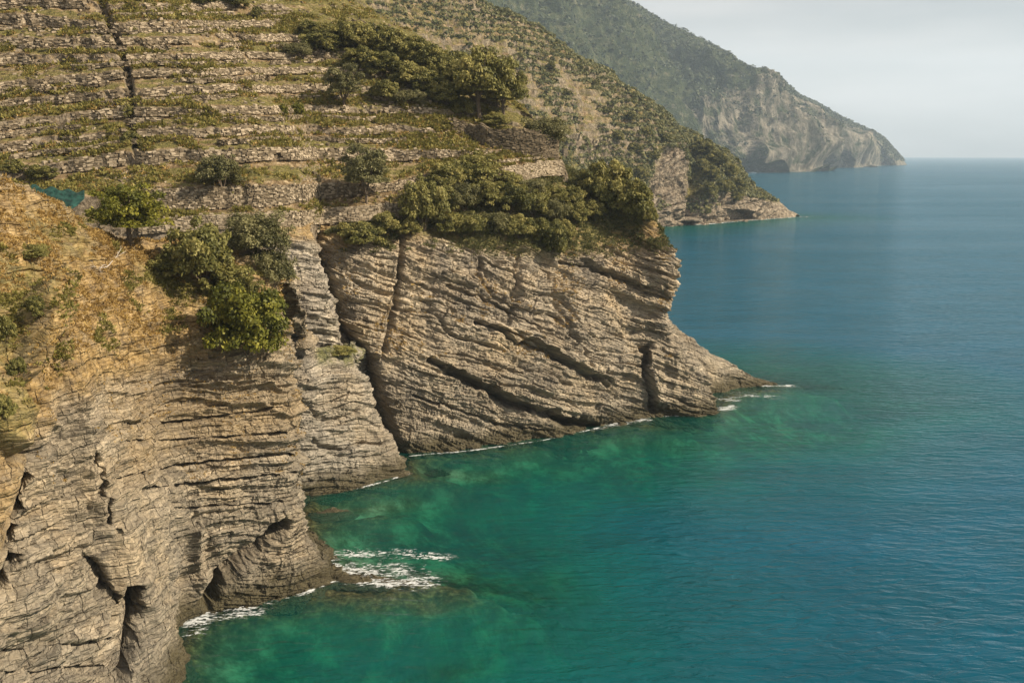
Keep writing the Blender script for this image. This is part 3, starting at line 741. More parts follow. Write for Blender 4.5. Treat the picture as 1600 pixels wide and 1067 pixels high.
# foam: lacy sheets lying on the water, kept only where the noise says there is foam
def foam(line, w, seed, thr, res=.07, dens=1.0):
    pts = [at_z(u, v)[:2] for u, v in line]; a = np.array(pts)
    x0, y0 = a.min(0) - w * 2; x1, y1 = a.max(0) + w * 2
    nx, ny = int((x1 - x0) / res), int((y1 - y0) / res)
    if nx * ny > 900000: res *= math.sqrt(nx * ny / 900000); nx, ny = int((x1 - x0) / res), int((y1 - y0) / res)
    gx, gy = np.meshgrid(np.linspace(x0, x1, nx), np.linspace(y0, y1, ny), indexing='ij')
    d, par, _ = dist_poly(gx, gy, pts)
    P = np.stack([gx * .55, gy * 1.1, gx * 0 + seed], -1)
    P2 = P * np.array([1.3, 3.0, 1]) + fbm(P * .9, 3, seed)[..., None] * 2.2
    lace = 1 - np.abs(fbm(P2, 4, seed + 1, .6)) * 5.5
    val = np.maximum(lace, -.6) * .6 + fbm(P * .55, 3, seed + 2, .5) * .9 + fbm(P * np.array([5, 9, 1]), 2, seed + 3) * .45 - (d / w) ** 1.3 * .9 + .45 * dens
    thr = thr - .30; keep = val > thr
    i = np.arange(nx * ny).reshape(nx, ny)
    Fq = np.stack([i[:-1, :-1], i[1:, :-1], i[1:, 1:], i[:-1, 1:]], -1)[keep[:-1, :-1]]
    z = .03 + .05 * np.clip(val - thr, 0, 1)
    Vq = np.stack([gx, gy, z], -1).reshape(-1, 3)
    used, inv = np.unique(Fq, return_inverse=True)
    return Vq[used], inv.reshape(-1, 4), np.clip((val.reshape(-1)[used] - thr) / .62, 0, 1)
FO = []
for args in (
    ([(496, 888), (550, 888), (610, 893), (660, 896)], 2.2, 11, .42), ([(505, 870), (560, 866), (640, 865), (690, 872)], 1.3, 12, .55),
    ([(530, 905), (600, 915), (660, 915)], 1.4, 13, .6), ([(305, 990), (322, 968), (380, 962), (400, 960)], 1.4, 14, .5),
    ([(305, 968), (340, 950), (400, 948), (470, 930), (526, 904)], .5, 15, .45),
    ([(1140, 622), (1165, 617), (1195, 621)], 2.0, 16, .42), ([(1128, 640), (1145, 634)], 1.2, 17, .45), ([(1150, 603), (1200, 603), (1235, 603)], .8, 18, .5),
    ([(490, 769), (560, 763), (600, 753), (640, 740)], .28, 19, .45), ([(640, 713), (740, 704), (850, 688), (935, 669)], .26, 20, .50),
    ([(930, 672), (960, 662), (1010, 656)], 1.0, 21, .55), ([(1010, 652), (1060, 650), (1110, 648)], .3, 22, .6)):
    FO.append(foam(*args, dens=1.0))
off = 0; VV = []; FF = []; AA = []
for v_, f_, a_ in FO: VV.append(v_); FF.append(f_ + off); AA.append(a_); off += len(v_)
me = mesh_np('sea_foam', np.concatenate(VV), np.concatenate(FF), M_foam, {'dens': np.concatenate(AA)})
link('sea_foam', me, kind='stuff', label='white sea foam breaking on the rocks at the waterline')
vv, ff, a1 = foam([(1045, 353), (1110, 350), (1152, 346), (1182, 344), (1243, 339.5), (1262, 339)], 2.6, 31, .3, .6)
v2, f2, a2 = foam([(1180, 270), (1255, 268.5), (1312, 262), (1366, 260), (1420, 257)], 9, 33, .4, 2.5)
me = mesh_np('distant_foam', np.concatenate([vv, v2]), np.concatenate([ff, f2 + len(vv)]), M_foam, {'dens': np.concatenate([a1, a2])})
link('distant_foam', me, kind='stuff', label='thin white surf line at the foot of the distant headlands')
print('DBG', [float(sea_depth(*[np.array([q]) for q in at_z(u, v)[:2]])[0]) for u, v in ((560, 905), (640, 910), (700, 912), (780, 922), (600, 980), (900, 800), (1200, 900))])
print('sea', time.time() - t00)

# low wet rocks that break the surface off the two points
def awash_rock(line, w, h, seed, label):
    pts = np.array([at_z(u, v) for u, v in line]); n = 90; m_ = 40
    acc = np.concatenate([[0], np.cumsum(np.linalg.norm(np.diff(pts, axis=0), axis=1))])
    t = np.linspace(0, 1, n); c = np.stack([np.interp(t * acc[-1], acc, pts[:, k]) for k in range(3)], -1)
    T = np.gradient(c, axis=0); T /= np.linalg.norm(T, axis=1, keepdims=True); Nn = np.cross(T, [0, 0, 1])
    a = np.linspace(-1, 1, m_); prof = np.sin(t * math.pi) ** .5 * (1 - .5 * t)
    P = c[:, None] + Nn[:, None] * (a[None, :, None] * w * (prof[:, None, None] + .1))
    P[..., 2] = -.5 + (h + .5) * (1 - np.abs(a)[None] ** 1.6) * (prof[:, None] * 1.1)
    P += fbm(P * .9, 4, seed, .6)[..., None] * np.array([.3, .3, .45]); P[..., 2] += strata(P, P * 0, (.2, .1, 1), seed, .35)
    c0 = P.reshape(-1, 3).mean(0)
    o = link('shore_rock', mesh_np('shore_rock', P.reshape(-1, 3) - c0, grid_faces(n, m_), M_near, {'soil': np.zeros(n * m_), 'veg': np.zeros(n * m_)}), label=label, category='rock'); o.location = c0
awash_rock([(512, 903), (545, 904), (585, 908), (618, 912)], 1.3, .45, 2001, 'dark wet rock ledge awash in the foam off the near cliff foot')
awash_rock([(478, 800), (520, 799), (560, 797)], 1.2, .32, 2003, 'low brown rock shelf in the cove between the near cliff and the pillar')
awash_rock([(936, 671), (965, 664), (1000, 662)], 1.1, .34, 2005, 'low wet rock shelf at the foot of the headland cliff')
# ------------------------------------------------------------------ placing by sight
_vs = []; _fs = []; o_ = 0
for v_, f_, _n in SURF: _vs.append(v_); _fs.append(f_ + o_); o_ += len(v_)
_V = np.concatenate(_vs); _F = np.concatenate(_fs)
bvh = BVHTree.FromPolygons(_V.tolist(), _F.tolist(), all_triangles=False)
def ground(u, v):
    d = Vector(ray(u, v)).normalized()
    h = bvh.ray_cast(Vector((0, 0, H)), d)
    return h[0]
print('bvh', time.time() - t00)

# ------------------------------------------------------------------ foliage
def crown(name, seed, mat, clumps=46, leaves=150, leaf=.05, rz=.8, cz=.62, spiky=0.0, hole=.0, low=-.5):
    r = np.random.default_rng(seed)
    cs = []
    while len(cs) < clumps:
        d = r.normal(size=3); d /= np.linalg.norm(d)
        if d[2] < low: continue
        rad = r.uniform(.42, .92) * (1 + .22 * math.sin(3 * math.atan2(d[1], d[0]) + seed) * (1 - abs(d[2])))
        cs.append((d * rad * np.array([1, 1, rz]), r.uniform(.11, .27), r.uniform(0, 1)))
    Vs = []; Ts = []
    for c, cr, tn in cs:
        n = int(leaves * (cr / .25) ** 2)
        d = r.normal(size=(n, 3)); d /= np.linalg.norm(d, axis=1, keepdims=True)
        d[:, 2] = np.where(d[:, 2] < -.3, -d[:, 2], d[:, 2])
        p = c + d * cr * r.uniform(.55, 1.08, (n, 1)) * np.array([1, 1, .85 + spiky * .5])
        nr = d + r.normal(size=(n, 3)) * .7; nr[:, 2] += .3; nr /= np.linalg.norm(nr, axis=1, keepdims=True)
        t = np.cross(nr, r.normal(size=(n, 3))); t /= np.linalg.norm(t, axis=1, keepdims=True); bt = np.cross(nr, t)
        s = leaf * r.uniform(.6, 1.4, (n, 1)); a = t * s; bb = bt * s * .6
        q = np.stack([p - a, p - bb * .9, p + a, p + bb], 1)
        Vs.append(q.reshape(-1, 3)); Ts.append(np.repeat(np.clip(tn * .55 + r.uniform(0, .45, n), 0, 1), 4))
    V = np.concatenate(Vs); V[:, 2] += cz; V[:, 2] = np.maximum(V[:, 2], -.25)
    F = np.arange(len(V)).reshape(-1, 4)
    return mesh_np(name, V, F, mat, {'tint': np.concatenate(Ts)})
def tube(P0, P1, r0, r1, n=7, bend=0, r=None):
    P0 = np.array(P0, float); P1 = np.array(P1, float); Vv = []; k = 5
    ax = P1 - P0; a = np.cross(ax, [.3, 1, .2]); a /= np.linalg.norm(a); bq = np.cross(ax, a); bq /= np.linalg.norm(bq)
    for i in range(k):
        f = i / (k - 1); c = P0 + ax * f + a * math.sin(f * math.pi) * bend
        rad = r0 + (r1 - r0) * f
        for j in range(n):
            t = 2 * math.pi * j / n; rr_ = rad * (1 + .15 * math.sin(3 * t + i)); Vv.append(c + a * rr_ * math.cos(t) + bq * rr_ * math.sin(t))
    Ff = [[i * n + j, i * n + (j + 1) % n, (i + 1) * n + (j + 1) % n, (i + 1) * n + j] for i in range(k - 1) for j in range(n)]
    return np.array(Vv), np.array(Ff)
def trunk_mesh(name, seed, h=.62, r0=.065, limbs=5, multi=False):
    r = np.random.default_rng(seed); vs = []; fs = []; o = 0
    segs = []
    fork = np.array([r.uniform(-.06, .06), r.uniform(-.06, .06), h * (.25 if multi else .6)])
    segs.append(((0, 0, -.15), fork, r0 * 1.25, r0, .02))
    for i in range(limbs):
        a = 2 * math.pi * i / limbs + r.uniform(-.4, .4)
        e = fork + np.array([math.cos(a) * r.uniform(.25, .5), math.sin(a) * r.uniform(.25, .5), r.uniform(.35, .65)])
        segs.append((fork, e, r0 * .62, r0 * .2, r.uniform(-.05, .05)))
        for _ in range(2):
            e2 = e + np.array([r.uniform(-.25, .25), r.uniform(-.25, .25), r.uniform(.05, .25)])
            segs.append((e - (e - fork) * .35, e2, r0 * .25, r0 * .08, .02))
    for p0, p1, a, b_, bd in segs:
        v_, f_ = tube(p0, p1, a, b_, 6, bd); vs.append(v_); fs.append(f_ + o); o += len(v_)
    return mesh_np(name, np.concatenate(vs), np.concatenate(fs), M_bark)

CR = {}
for i in range(3): CR['dark', i] = crown('foliage_dark', 100 + i, L_dark, 95, 190, .050)
for i in range(4): CR['macchia', i] = crown('foliage_macchia', 120 + i, L_macchia, 95, 190, .048, rz=.78)
for i in range(2): CR['olive', i] = crown('foliage_olive', 140 + i, L_olive, 95, 190, .040, rz=.85, cz=0, low=-.75)
for i in range(2): CR['tree', i] = crown('foliage_tree', 150 + i, L_macchia, 100, 190, .042, rz=.72, cz=0, low=-.8)
for i in range(2): CR['bright', i] = crown('foliage_bright', 160 + i, L_bright, 100, 200, .042, rz=.85)
for i in range(1): CR['brighttree', i] = crown('foliage_bright', 165 + i, L_bright, 110, 190, .040, rz=.88, cz=0, low=-.85)
for i in range(2): CR['rosemary', i] = crown('foliage_rosemary', 170 + i, L_olive, 90, 220, .036, rz=.7, spiky=.8)
TRK = [trunk_mesh('trunk', 180 + i) for i in range(3)]
STM = [trunk_mesh('stems', 190 + i, .3, .045, 6, True) for i in range(2)]
prng = np.random.default_rng(77)
def plant(name, cat, label, u, v, wpx, hpx, kind, tree=False, group=None, lift=None, sink=.0):
    """a shrub or tree rooted on the ground seen at pixel (u,v), wpx wide and hpx tall in the photograph"""
    g = ground(u, v)
    if g is None: print('MISS', label); return
    dist = g.y * CP - (g.z - H) * SP; s = dist / FPX
    R = wpx * s / 2 * 1.02; Hh = hpx * s
    e = bpy.data.objects.new(name, None); COL.objects.link(e); e.location = (g.x, g.y + R * .25, g.z - sink)
    e.empty_display_size = .3
    e['label'] = label; e['category'] = cat
    if group: e['group'] = group
    i = int(prng.integers(0, 99)); n = len([k for k in CR if k[0] == kind])
    c = link('crown' if tree else 'foliage', CR[kind, i % n], e)
    c.rotation_euler = (prng.uniform(-.08, .08), prng.uniform(-.08, .08), prng.uniform(0, 6.28))
    if tree:
        Hh *= 1.15
        sz = Hh * (.54 if kind in ('brighttree', 'tree') else .45) / .98; off_ = 0
        c.location = (0, 0, Hh * ({'brighttree': .44, 'tree': .50}.get(kind, .57)) - off_ * sz); c.scale = (R, R, sz)
        t = link('trunk', TRK[i % 3], e); t.scale = (R * .9, R * .9, Hh * .72); t.rotation_euler = (0, 0, prng.uniform(0, 6.28))
    else:
        c.scale = (R, R, Hh / 1.42)
        t = link('stems', STM[i % 2], e); t.scale = (R * .8, R * .8, Hh * .6)
    return e

THICK = 'shrubs of the thicket on the headland cliff top'
WOOD = 'trees of the dark wood beside the terraces'
PL = [
 # name, category, label, u, v(base), w, h, kind, tree, group
 ('round_tree', 'tree', 'bright green round tree on the orange grassy knoll beside the teal net', 196, 386, 122, 96, 'brighttree', True, None),
 ('olive_tree', 'tree', 'small dark olive tree above the stone wall, left of its shadowed terrace', 345, 322, 82, 76, 'olive', True, None),
 ('olive_tree', 'tree', 'olive tree with grey green crown standing right behind the long low stone wall end', 570, 336, 88, 98, 'olive', True, None),
 ('round_tree', 'tree', 'lone round tree with a thin trunk in the middle of the terraced slope', 537, 182, 68, 72, 'olive', True, None),
 ('leafy_bush', 'bush', 'vivid yellow green bush clinging to the bare brow of the near cliff', 385, 572, 146, 124, 'bright', False, None),
 ('large_shrub', 'shrub', 'tall dark shrub over the near cliff just left of the grey green shrub', 318, 462, 118, 118, 'macchia', False, None),
 ('large_shrub', 'shrub', 'grey green shrub touching the low stone wall above the near cliff', 398, 412, 112, 84, 'rosemary', False, None),
 ('large_shrub', 'shrub', 'grey green shrub hanging over the pale rock strip of the cliff', 425, 462, 78, 80, 'rosemary', False, None),
 ('leafy_bush', 'bush', 'low green bush just above the vivid yellow green bush', 360, 476, 90, 62, 'macchia', False, None),
 ('leafy_bush', 'bush', 'small bush at the left foot of the tall dark shrub', 262, 440, 66, 46, 'dark', False, None),
 ('leafy_bush', 'bush', 'dark bush at the cliff lip under the low stone wall', 562, 392, 76, 46, 'dark', False, None),
 ('leafy_bush', 'bush', 'small bush wedged at the right end of the low stone wall', 603, 372, 52, 40, 'macchia', False, None),
 ('cliff_plant', 'plant', 'flat green cushion of plants on top of the rock pillar', 528, 556, 56, 14, 'macchia', False, None),
 ('large_shrub', 'shrub', 'round bristly olive shrub standing behind the dark slanting wall', 850, 236, 88, 54, 'rosemary', False, None),
 ('large_shrub', 'shrub', 'dark green shrub at the tip of the headland brow, nearest the sea', 987, 348, 74, 70, 'dark', False, None),
 ('large_shrub', 'shrub', 'dark green shrub right of the curved end of the terrace wall', 934, 322, 66, 70, 'dark', False, None),
 ('large_shrub', 'shrub', 'dark shrub between the curved wall end and the headland tip', 955, 338, 78, 84, 'macchia', False, None),
 ('leafy_bush', 'bush', 'last small bush on the bare rock rim above the sea', 1012, 352, 34, 36, 'macchia', False, None),
 ('large_shrub', 'shrub', 'highest shrub of the cliff top thicket, below the yellow grass terrace', 742, 292, 84, 54, 'macchia', False, THICK),
 ('large_shrub', 'shrub', 'big shrub at the left end of the cliff top thicket beside the wall', 662, 368, 76, 92, 'macchia', False, THICK),
 ('leafy_bush', 'bush', 'bush hanging lowest over the headland cliff face', 862, 408, 52, 62, 'dark', False, THICK),
 ('spreading_tree', 'tree', 'tall spreading tree with visible trunk at the right end of the dark wood', 748, 192, 104, 112, 'tree', True, None),
 ('spreading_tree', 'tree', 'spreading tree leaning to the sea side at the very end of the dark wood', 786, 194, 80, 92, 'tree', True, None),
 ('leafy_bush', 'bush', 'low light green bush at the foot of the tall spreading tree', 722, 184, 42, 32, 'macchia', False, None),
 ('leafy_bush', 'bush', 'low bush between the spreading trees and the bristly shrub', 772, 200, 50, 24, 'macchia', False, None),
 ('leafy_bush', 'bush', 'pale bush just right of the lone round tree', 600, 160, 48, 34, 'macchia', False, None),
 ('leafy_bush', 'bush', 'pale bush below the middle of the dark wood', 640, 168, 52, 30, 'rosemary', False, None),
 ('leafy_bush', 'bush', 'light green bush left of the dark wood, upper of the two', 500, 88, 64, 40, 'macchia', False, None),
 ('leafy_bush', 'bush', 'low light bush left of the dark wood, lower of the two', 462, 92, 60, 26, 'rosemary', False, None),
 ('leafy_bush', 'bush', 'dark bush at the top left beginning of the dark wood', 486, 62, 46, 30, 'dark', False, None),
 ('leafy_bush', 'bush', 'small bush alone on the bare slope near the upper frame edge', 402, 30, 18, 18, 'dark', False, None),
 ('leafy_bush', 'bush', 'dark bush cut by the upper frame edge, left one of the pair', 318, 10, 40, 22, 'dark', False, None),
 ('leafy_bush', 'bush', 'dark bush cut by the upper frame edge, right one of the pair', 368, 14, 42, 26, 'dark', False, None),
 ('leafy_bush', 'bush', 'dark bush growing at the lower end of the terrace stair', 208, 232, 34, 28, 'dark', False, None),
 ('leafy_bush', 'bush', 'dark bush half way up the terrace stair', 200, 188, 26, 24, 'dark', False, None),
 ('leafy_bush', 'bush', 'dark bush at the left frame edge just above the knoll', 22, 276, 38, 26, 'dark', False, None),
 ('leafy_bush', 'bush', 'bush above the teal net near the left frame edge', 64, 284, 56, 26, 'dark', False, None),
 ('leafy_bush', 'bush', 'small yellowish bush on the terrace left of the lone round tree, nearer one', 466, 182, 20, 22, 'bright', False, None),
 ('leafy_bush', 'bush', 'small yellowish bush left of the lone round tree, farther one', 442, 182, 16, 18, 'bright', False, None),
 ('leafy_bush', 'bush', 'green bush in the grass of the orange knoll at the left', 48, 408, 52, 26, 'macchia', False, None),
 ('leafy_bush', 'bush', 'green bush filling the dark hollow at the left frame edge', 8, 540, 40, 46, 'dark', False, None),
 ('leafy_bush', 'bush', 'dark bush added to darken the inner side of the hollow at the left, just under the crest', 56, 500, 34, 36, 'dark', False, None),  # this and the next bush are added, dark leaves standing in for shade
 ('leafy_bush', 'bush', 'dark bush added to darken the mouth of the hollow at the left', 26, 592, 30, 34, 'dark', False, None),
 ('leafy_bush', 'bush', 'pale leaved bush at the left frame edge under the hollow', 6, 660, 34, 44, 'macchia', False, None),
]
for a in PL: plant(*a)
# the rest of the thicket and of the wood: countable, alike in look, nothing to tell them apart by
tk = [(690, 300, 60, 48), (720, 300, 56, 50), (790, 302, 60, 36), (825, 312, 60, 36), (860, 324, 60, 36), (893, 330, 52, 42),
      (690, 340, 66, 56), (725, 335, 60, 54), (760, 330, 62, 54), (797, 338, 62, 54), (832, 345, 60, 50), (865, 352, 54, 48), (897, 355, 48, 44),
      (700, 374, 62, 44), (738, 376, 62, 46), (775, 372, 60, 46), (812, 378, 60, 44), (843, 384, 48, 44), (882, 378, 40, 36), (650, 330, 50, 40), (925, 345, 44, 34), (705, 280, 36, 24), (640, 372, 36, 32)]
ORD = ['first', 'second', 'third', 'fourth', 'fifth', 'sixth', 'seventh', 'eighth', 'ninth', 'tenth']
rows_ = [tk[0:6], tk[6:13], tk[13:19]]; TL = {}
for rw, nm_ in zip(rows_, ('top', 'middle', 'lowest')):
    for q_, it in enumerate(sorted(rw)): TL[it] = 'green shrub in the %s row of the headland cliff top thicket, %s from the left' % (nm_, ORD[q_])
TL[tk[19]] = 'small green shrub at the left edge of the cliff top thicket, above the big one'; TL[tk[20]] = 'small green shrub where the thicket meets the dark shrubs near the sea'
TL[tk[21]] = 'small low shrub sticking out over the terrace wall at the upper left of the thicket'; TL[tk[22]] = 'small shrub at the lower left corner of the cliff top thicket'
for k, (u, v, w, h) in enumerate(tk):
    plant('large_shrub', 'shrub', TL[(u, v, w, h)], u, v, w * 1.02, h * .95, ['macchia', 'dark', 'macchia', 'rosemary'][k % 4], False, THICK)
wd = [(528, 78, 56, 44), (556, 84, 58, 50), (585, 88, 60, 52), (560, 112, 52, 40), (612, 98, 62, 52), (600, 124, 56, 42), (640, 110, 62, 54), (636, 140, 58, 44), (668, 122, 62, 54), (668, 152, 56, 44), (696, 140, 60, 56), (694, 168, 52, 42), (720, 140, 56, 60), (545, 62, 50, 28), (580, 70, 50, 24), (640, 86, 44, 30)]
WL = {}
for rw, nm_ in ((wd[0:3] + wd[4:5] + wd[6:7] + wd[8:9] + wd[10:11] + wd[12:13], 'middle row'), ([wd[3], wd[5], wd[7], wd[9], wd[11]], 'lower edge'), (wd[13:], 'upper edge')):
    for q_, it in enumerate(sorted(rw)): WL[it] = 'dark evergreen tree in the %s of the diagonal wood, %s from the upper left' % (nm_, ORD[q_])
for k, (u, v, w, h) in enumerate(wd):
    plant('broadleaf_tree', 'tree', WL[(u, v, w, h)], u, v, w * 1.12, h * .98, ['dark', 'macchia', 'dark'][k % 3], False, WOOD)
# scattered shrubs one can pick out on the second hillside
SH = 'scattered shrubs on the second hillside'
for k, (u, v, w, h) in enumerate([(1098, 245, 40, 28), (1120, 262, 36, 26), (1140, 280, 34, 24), (1155, 300, 32, 22), (1110, 285, 34, 26), (1130, 305, 34, 24), (1108, 310, 32, 24), (1150, 318, 28, 18), (1096, 268, 26, 20),
      (905, 112, 14, 12), (932, 136, 14, 12), (985, 190, 22, 16), (945, 180, 20, 14), (1010, 215, 22, 16), (880, 150, 18, 12), (860, 110, 18, 12), (1020, 255, 26, 18), (990, 240, 24, 16), (965, 222, 24, 16), (1040, 222, 20, 14), (1000, 280, 28, 20)]):
    plant('hill_shrub', 'shrub', ('round dark shrub on the steep point of the second hillside near its surf line' if k < 9 else 'small dark shrub scattered over the terraced slope of the hazy second hillside'), u, v, w, h, 'dark', False, SH if k < 9 else SH + ' terraces')
print('plants', time.time() - t00)

# ------------------------------------------------------------------ scattered ground cover (nobody could count it)
def tufts(P, N, size, n, seed, up=.6, spread=1.0, elong=1.6):
    """small leafy tufts: n blades each, at points P"""
    r = np.random.default_rng(seed); m_ = len(P)
    P = np.repeat(P, n, 0); s = np.repeat(size, n)[:, None]
    d = r.normal(size=(len(P), 3)); d[:, 2] = np.abs(d[:, 2]) * elong; d /= np.linalg.norm(d, axis=1, keepdims=True)
    c = P + d * s * r.uniform(.2, .9, (len(P), 1)) * np.array([spread, spread, up])
    t = np.cross(d, r.normal(size=d.shape)); t /= np.linalg.norm(t, axis=1, keepdims=True)
    w = s * r.uniform(.14, .30, (len(P), 1))
    V = np.stack([c - t * w, c + t * w, c + d * w * 2.6 + t * w * .2], 1).reshape(-1, 3)
    tint = np.repeat(np.repeat(r.uniform(0, .6, m_), n) + r.uniform(0, .4, len(P)), 3)
    return V, np.arange(len(V)).reshape(-1, 3), tint
def scatter_obj(name, label, P, size, n, seed, mat, **k):
    V, F, t = tufts(P, None, size, n, seed, **k)
    link(name, mesh_np(name, V, F, mat, {'tint': t}), kind='stuff', label=label); print(name, len(F))
rs = np.random.default_rng(9)
# terrace weeds on the treads
nS, nT = NS, Gd.shape[1]
ii = rs.integers(0, NS - 1, 90000); jj = rs.integers(2, nT - 2, 90000)
fx = rs.uniform(0, 1, (90000, 1)); fy = rs.uniform(0, 1, (90000, 1))
P = Gd[ii, jj] * (1 - fx) * (1 - fy) + Gd[ii + 1, jj] * fx * (1 - fy) + Gd[ii, jj + 1] * (1 - fx) * fy + Gd[ii + 1, jj + 1] * fx * fy
tf = treadfrac[jj]; dens = fbm(P * np.array([.09, .2, .3]), 3, 700) * .9 + fbm(P * .5, 2, 705) * .5
u_, v_ = project(P)
bare = soft_poly(u_, v_, [(240, 285), (620, 280), (900, 228), (900, 250), (640, 320), (240, 335)], 6)
ok = (v_ > -60) & (v_ < 380) & (u_ > -60) & (((tf > 1.0) & (dens > -.02)) | ((tf <= 1.0) & (dens > .36))) & (rs.uniform(0, 1, len(P)) > bare * .85)
P = P[ok]; dn = dens[ok]
half = rs.uniform(0, 1, len(P)) < .56 + dn * .3
scatter_obj('terrace_weeds', 'green weeds and low vines growing along the terrace treads', P[half], rs.uniform(.25, .62, half.sum()), 12, 21, L_green)
scatter_obj('terrace_dry_grass', 'dry brown grass between the terrace walls', P[~half], rs.uniform(.18, .42, (~half).sum()), 8, 22, L_dry)
k_ = rs.integers(0, NS - 1, 9000); l_ = rs.integers(2, nT - 2, 9000); Q_ = Gd[k_, l_] + rs.normal(size=(9000, 3)) * [.15, .1, .03]
u_, v_ = project(Q_); Q_ = Q_[(v_ > -30) & (v_ < 370) & (u_ > -30) & (fbm(Q_ * .3, 3, 708) > -.05)]; n_ = len(Q_); an = rs.uniform(-1, 1, n_)
LOOSE = (Q_, np.stack([np.cos(an), np.sin(an), an * .2], -1), np.stack([np.sin(an), -np.cos(an), an * 0], -1), rs.uniform(.15, .5, n_), rs.uniform(.15, .4, n_), rs.uniform(.1, .3, n_))
# knoll and cliff brow
def surf_pts(name, n, cond, seed):
    r = np.random.default_rng(seed)
    V, F, _ = [x for x in SURF if x[2] == name][0]
    f = F[r.integers(0, len(F), n)]; a, b_ = r.uniform(0, 1, (2, n, 1))
    P = V[f[:, 0]] * (1 - a) * (1 - b_) + V[f[:, 1]] * a * (1 - b_) + V[f[:, 2]] * a * b_ + V[f[:, 3]] * (1 - a) * b_
    nn = np.cross(V[f[:, 1]] - V[f[:, 0]], V[f[:, 2]] - V[f[:, 0]]); nn /= np.linalg.norm(nn, axis=1, keepdims=True) + 1e-9
    u, v = project(P); return P[cond(P, u, v, np.abs(nn[:, 2]))]
knoll = [(-200, 230), (60, 295), (180, 355), (330, 370), (440, 430), (420, 500), (300, 520), (160, 540), (100, 560), (60, 620), (-200, 620)]
P = surf_pts('near_cliff', 70000, lambda P, u, v, nz: (rs.uniform(0, 1, len(P)) < soft_poly(u, v, knoll, 26)) & (fbm(P * .6, 3, 710) > -.15), 31)
g = ((project(P)[0] < 75) & (project(P)[1] > 385) & (fbm(P * .9, 2, 716) > .0)) | (fbm(P * .35, 2, 715) > .16)
scatter_obj('knoll_dry_grass', 'golden orange dry grass covering the knoll at the left', P[~g], rs.uniform(.10, .30, (~g).sum()), 8, 32, L_dry)
scatter_obj('knoll_green_plants', 'green low plants among the dry grass of the knoll', P[g], rs.uniform(.15, .36, g.sum()), 10, 33, L_green)
P = surf_pts('near_cliff', 60000, lambda P, u, v, nz: (u > -50) & (v > 500) & (v < 760) & (nz > .45) & (fbm(P * .5, 3, 712) > .22), 34)
scatter_obj('cliff_tufts', 'sparse dry tufts rooted in cracks of the near cliff', P, rs.uniform(.08, .2, len(P)), 6, 35, L_dry)
P = surf_pts('headland_cliff', 60000, lambda P, u, v, nz: (rs.uniform(0, 1, len(P)) < soft_poly(u, v, [(480, 335), (640, 310), (900, 250), (1050, 345), (1060, 385), (900, 400), (640, 385), (480, 392)], 14)) & (fbm(P * .4, 3, 720) > -.2), 36)
scatter_obj('headland_undergrowth', 'brown green undergrowth between the thicket and the bare headland rock', P, rs.uniform(.2, .5, len(P)), 10, 37, L_scrub)
P = surf_pts('headland_cliff', 60000, lambda P, u, v, nz: (v > 380) & (v < 560) & (nz > .5) & (fbm(P * .3, 3, 722) > .2), 38)
scatter_obj('headland_tufts', 'sparse tufts on ledges of the headland cliff', P, rs.uniform(.12, .3, len(P)), 7, 39, L_dry)
# scrub masses far off: leafy blobs
def blobs(P, size, n, seed):
    r = np.random.default_rng(seed); m_ = len(P)
    P_ = np.repeat(P, n, 0); s = np.repeat(size, n)[:, None]
    d = r.normal(size=(len(P_), 3)); d[:, 2] = np.abs(d[:, 2]); d /= np.linalg.norm(d, axis=1, keepdims=True)
    c = P_ + d * s * r.uniform(.7, 1.0, (len(P_), 1)) * np.array([1, 1, .8])
    nr = d + r.normal(size=d.shape) * .35; t = np.cross(nr, r.normal(size=d.shape)); t /= np.linalg.norm(t, axis=1, keepdims=True); bt = np.cross(nr, t); bt /= np.linalg.norm(bt, axis=1, keepdims=True)
    w = s * r.uniform(.25, .45, (len(P_), 1))
    V = np.stack([c - t * w, c - bt * w, c + t * w, c + bt * w], 1).reshape(-1, 3)
    tint = np.repeat(np.repeat(r.uniform(0, .65, m_), n) + r.uniform(0, .35, len(P_)), 4)
    return V, np.arange(len(V)).reshape(-1, 4), tint
def scrubp(P, u, v, nz):
    k = fbm(P * .03, 3, 730) + .5 * fbm(P * .12, 2, 731)
    tmq = soft_poly(u, v, [(400, -200), (740, -20), (900, 90), (1010, 170), (1060, 210), (1000, 260), (900, 240), (820, 180), (500, 60)], 20)
    rk = soft_poly(u, v, [(1000, 420), (1010, 300), (1035, 235), (1070, 230), (1075, 280), (1090, 302), (1140, 300), (1180, 310), (1250, 325), (1260, 360)], 8)
    return (u > 480) & (u < 1215) & (v > -20) & (P[:, 2] > 5) & (k > -.5 + .28 * tmq + 1.0 * rk)
P = surf_pts('second_hillside', 38000, scrubp, 41)
V, F, t = blobs(P, np.random.default_rng(42).uniform(.5, 1.9, len(P)) ** 1.0, 14, 43)
link('hillside_scrub', mesh_np('hillside_scrub', V, F, L_scrub, {'tint': t}), kind='stuff', label='dense grey green scrub covering the second hillside'); print('scrub', len(F))
P = surf_pts('far_mountain', 42000, lambda P, u, v, nz: (u > 730) & (v > -15) & (P[:, 2] > 12) & (fbm(P * .006, 4, 740) + .5 * fbm(P * .03, 2, 741) > -.25 + .45 * soft_poly(u, v, [(1030, 190), (1110, 160), (1200, 135), (1260, 160), (1400, 230), (1410, 270), (1200, 275), (1130, 240)], 24)), 51)
V, F, t = blobs(P, np.random.default_rng(52).uniform(2.5, 6.5, len(P)), 7, 53)
link('far_wood', mesh_np('far_wood', V, F, L_wood, {'tint': t}), kind='stuff', label='dark woodland covering the far blue mountain'); print('wood', len(F))
print('scatter', time.time() - t00)

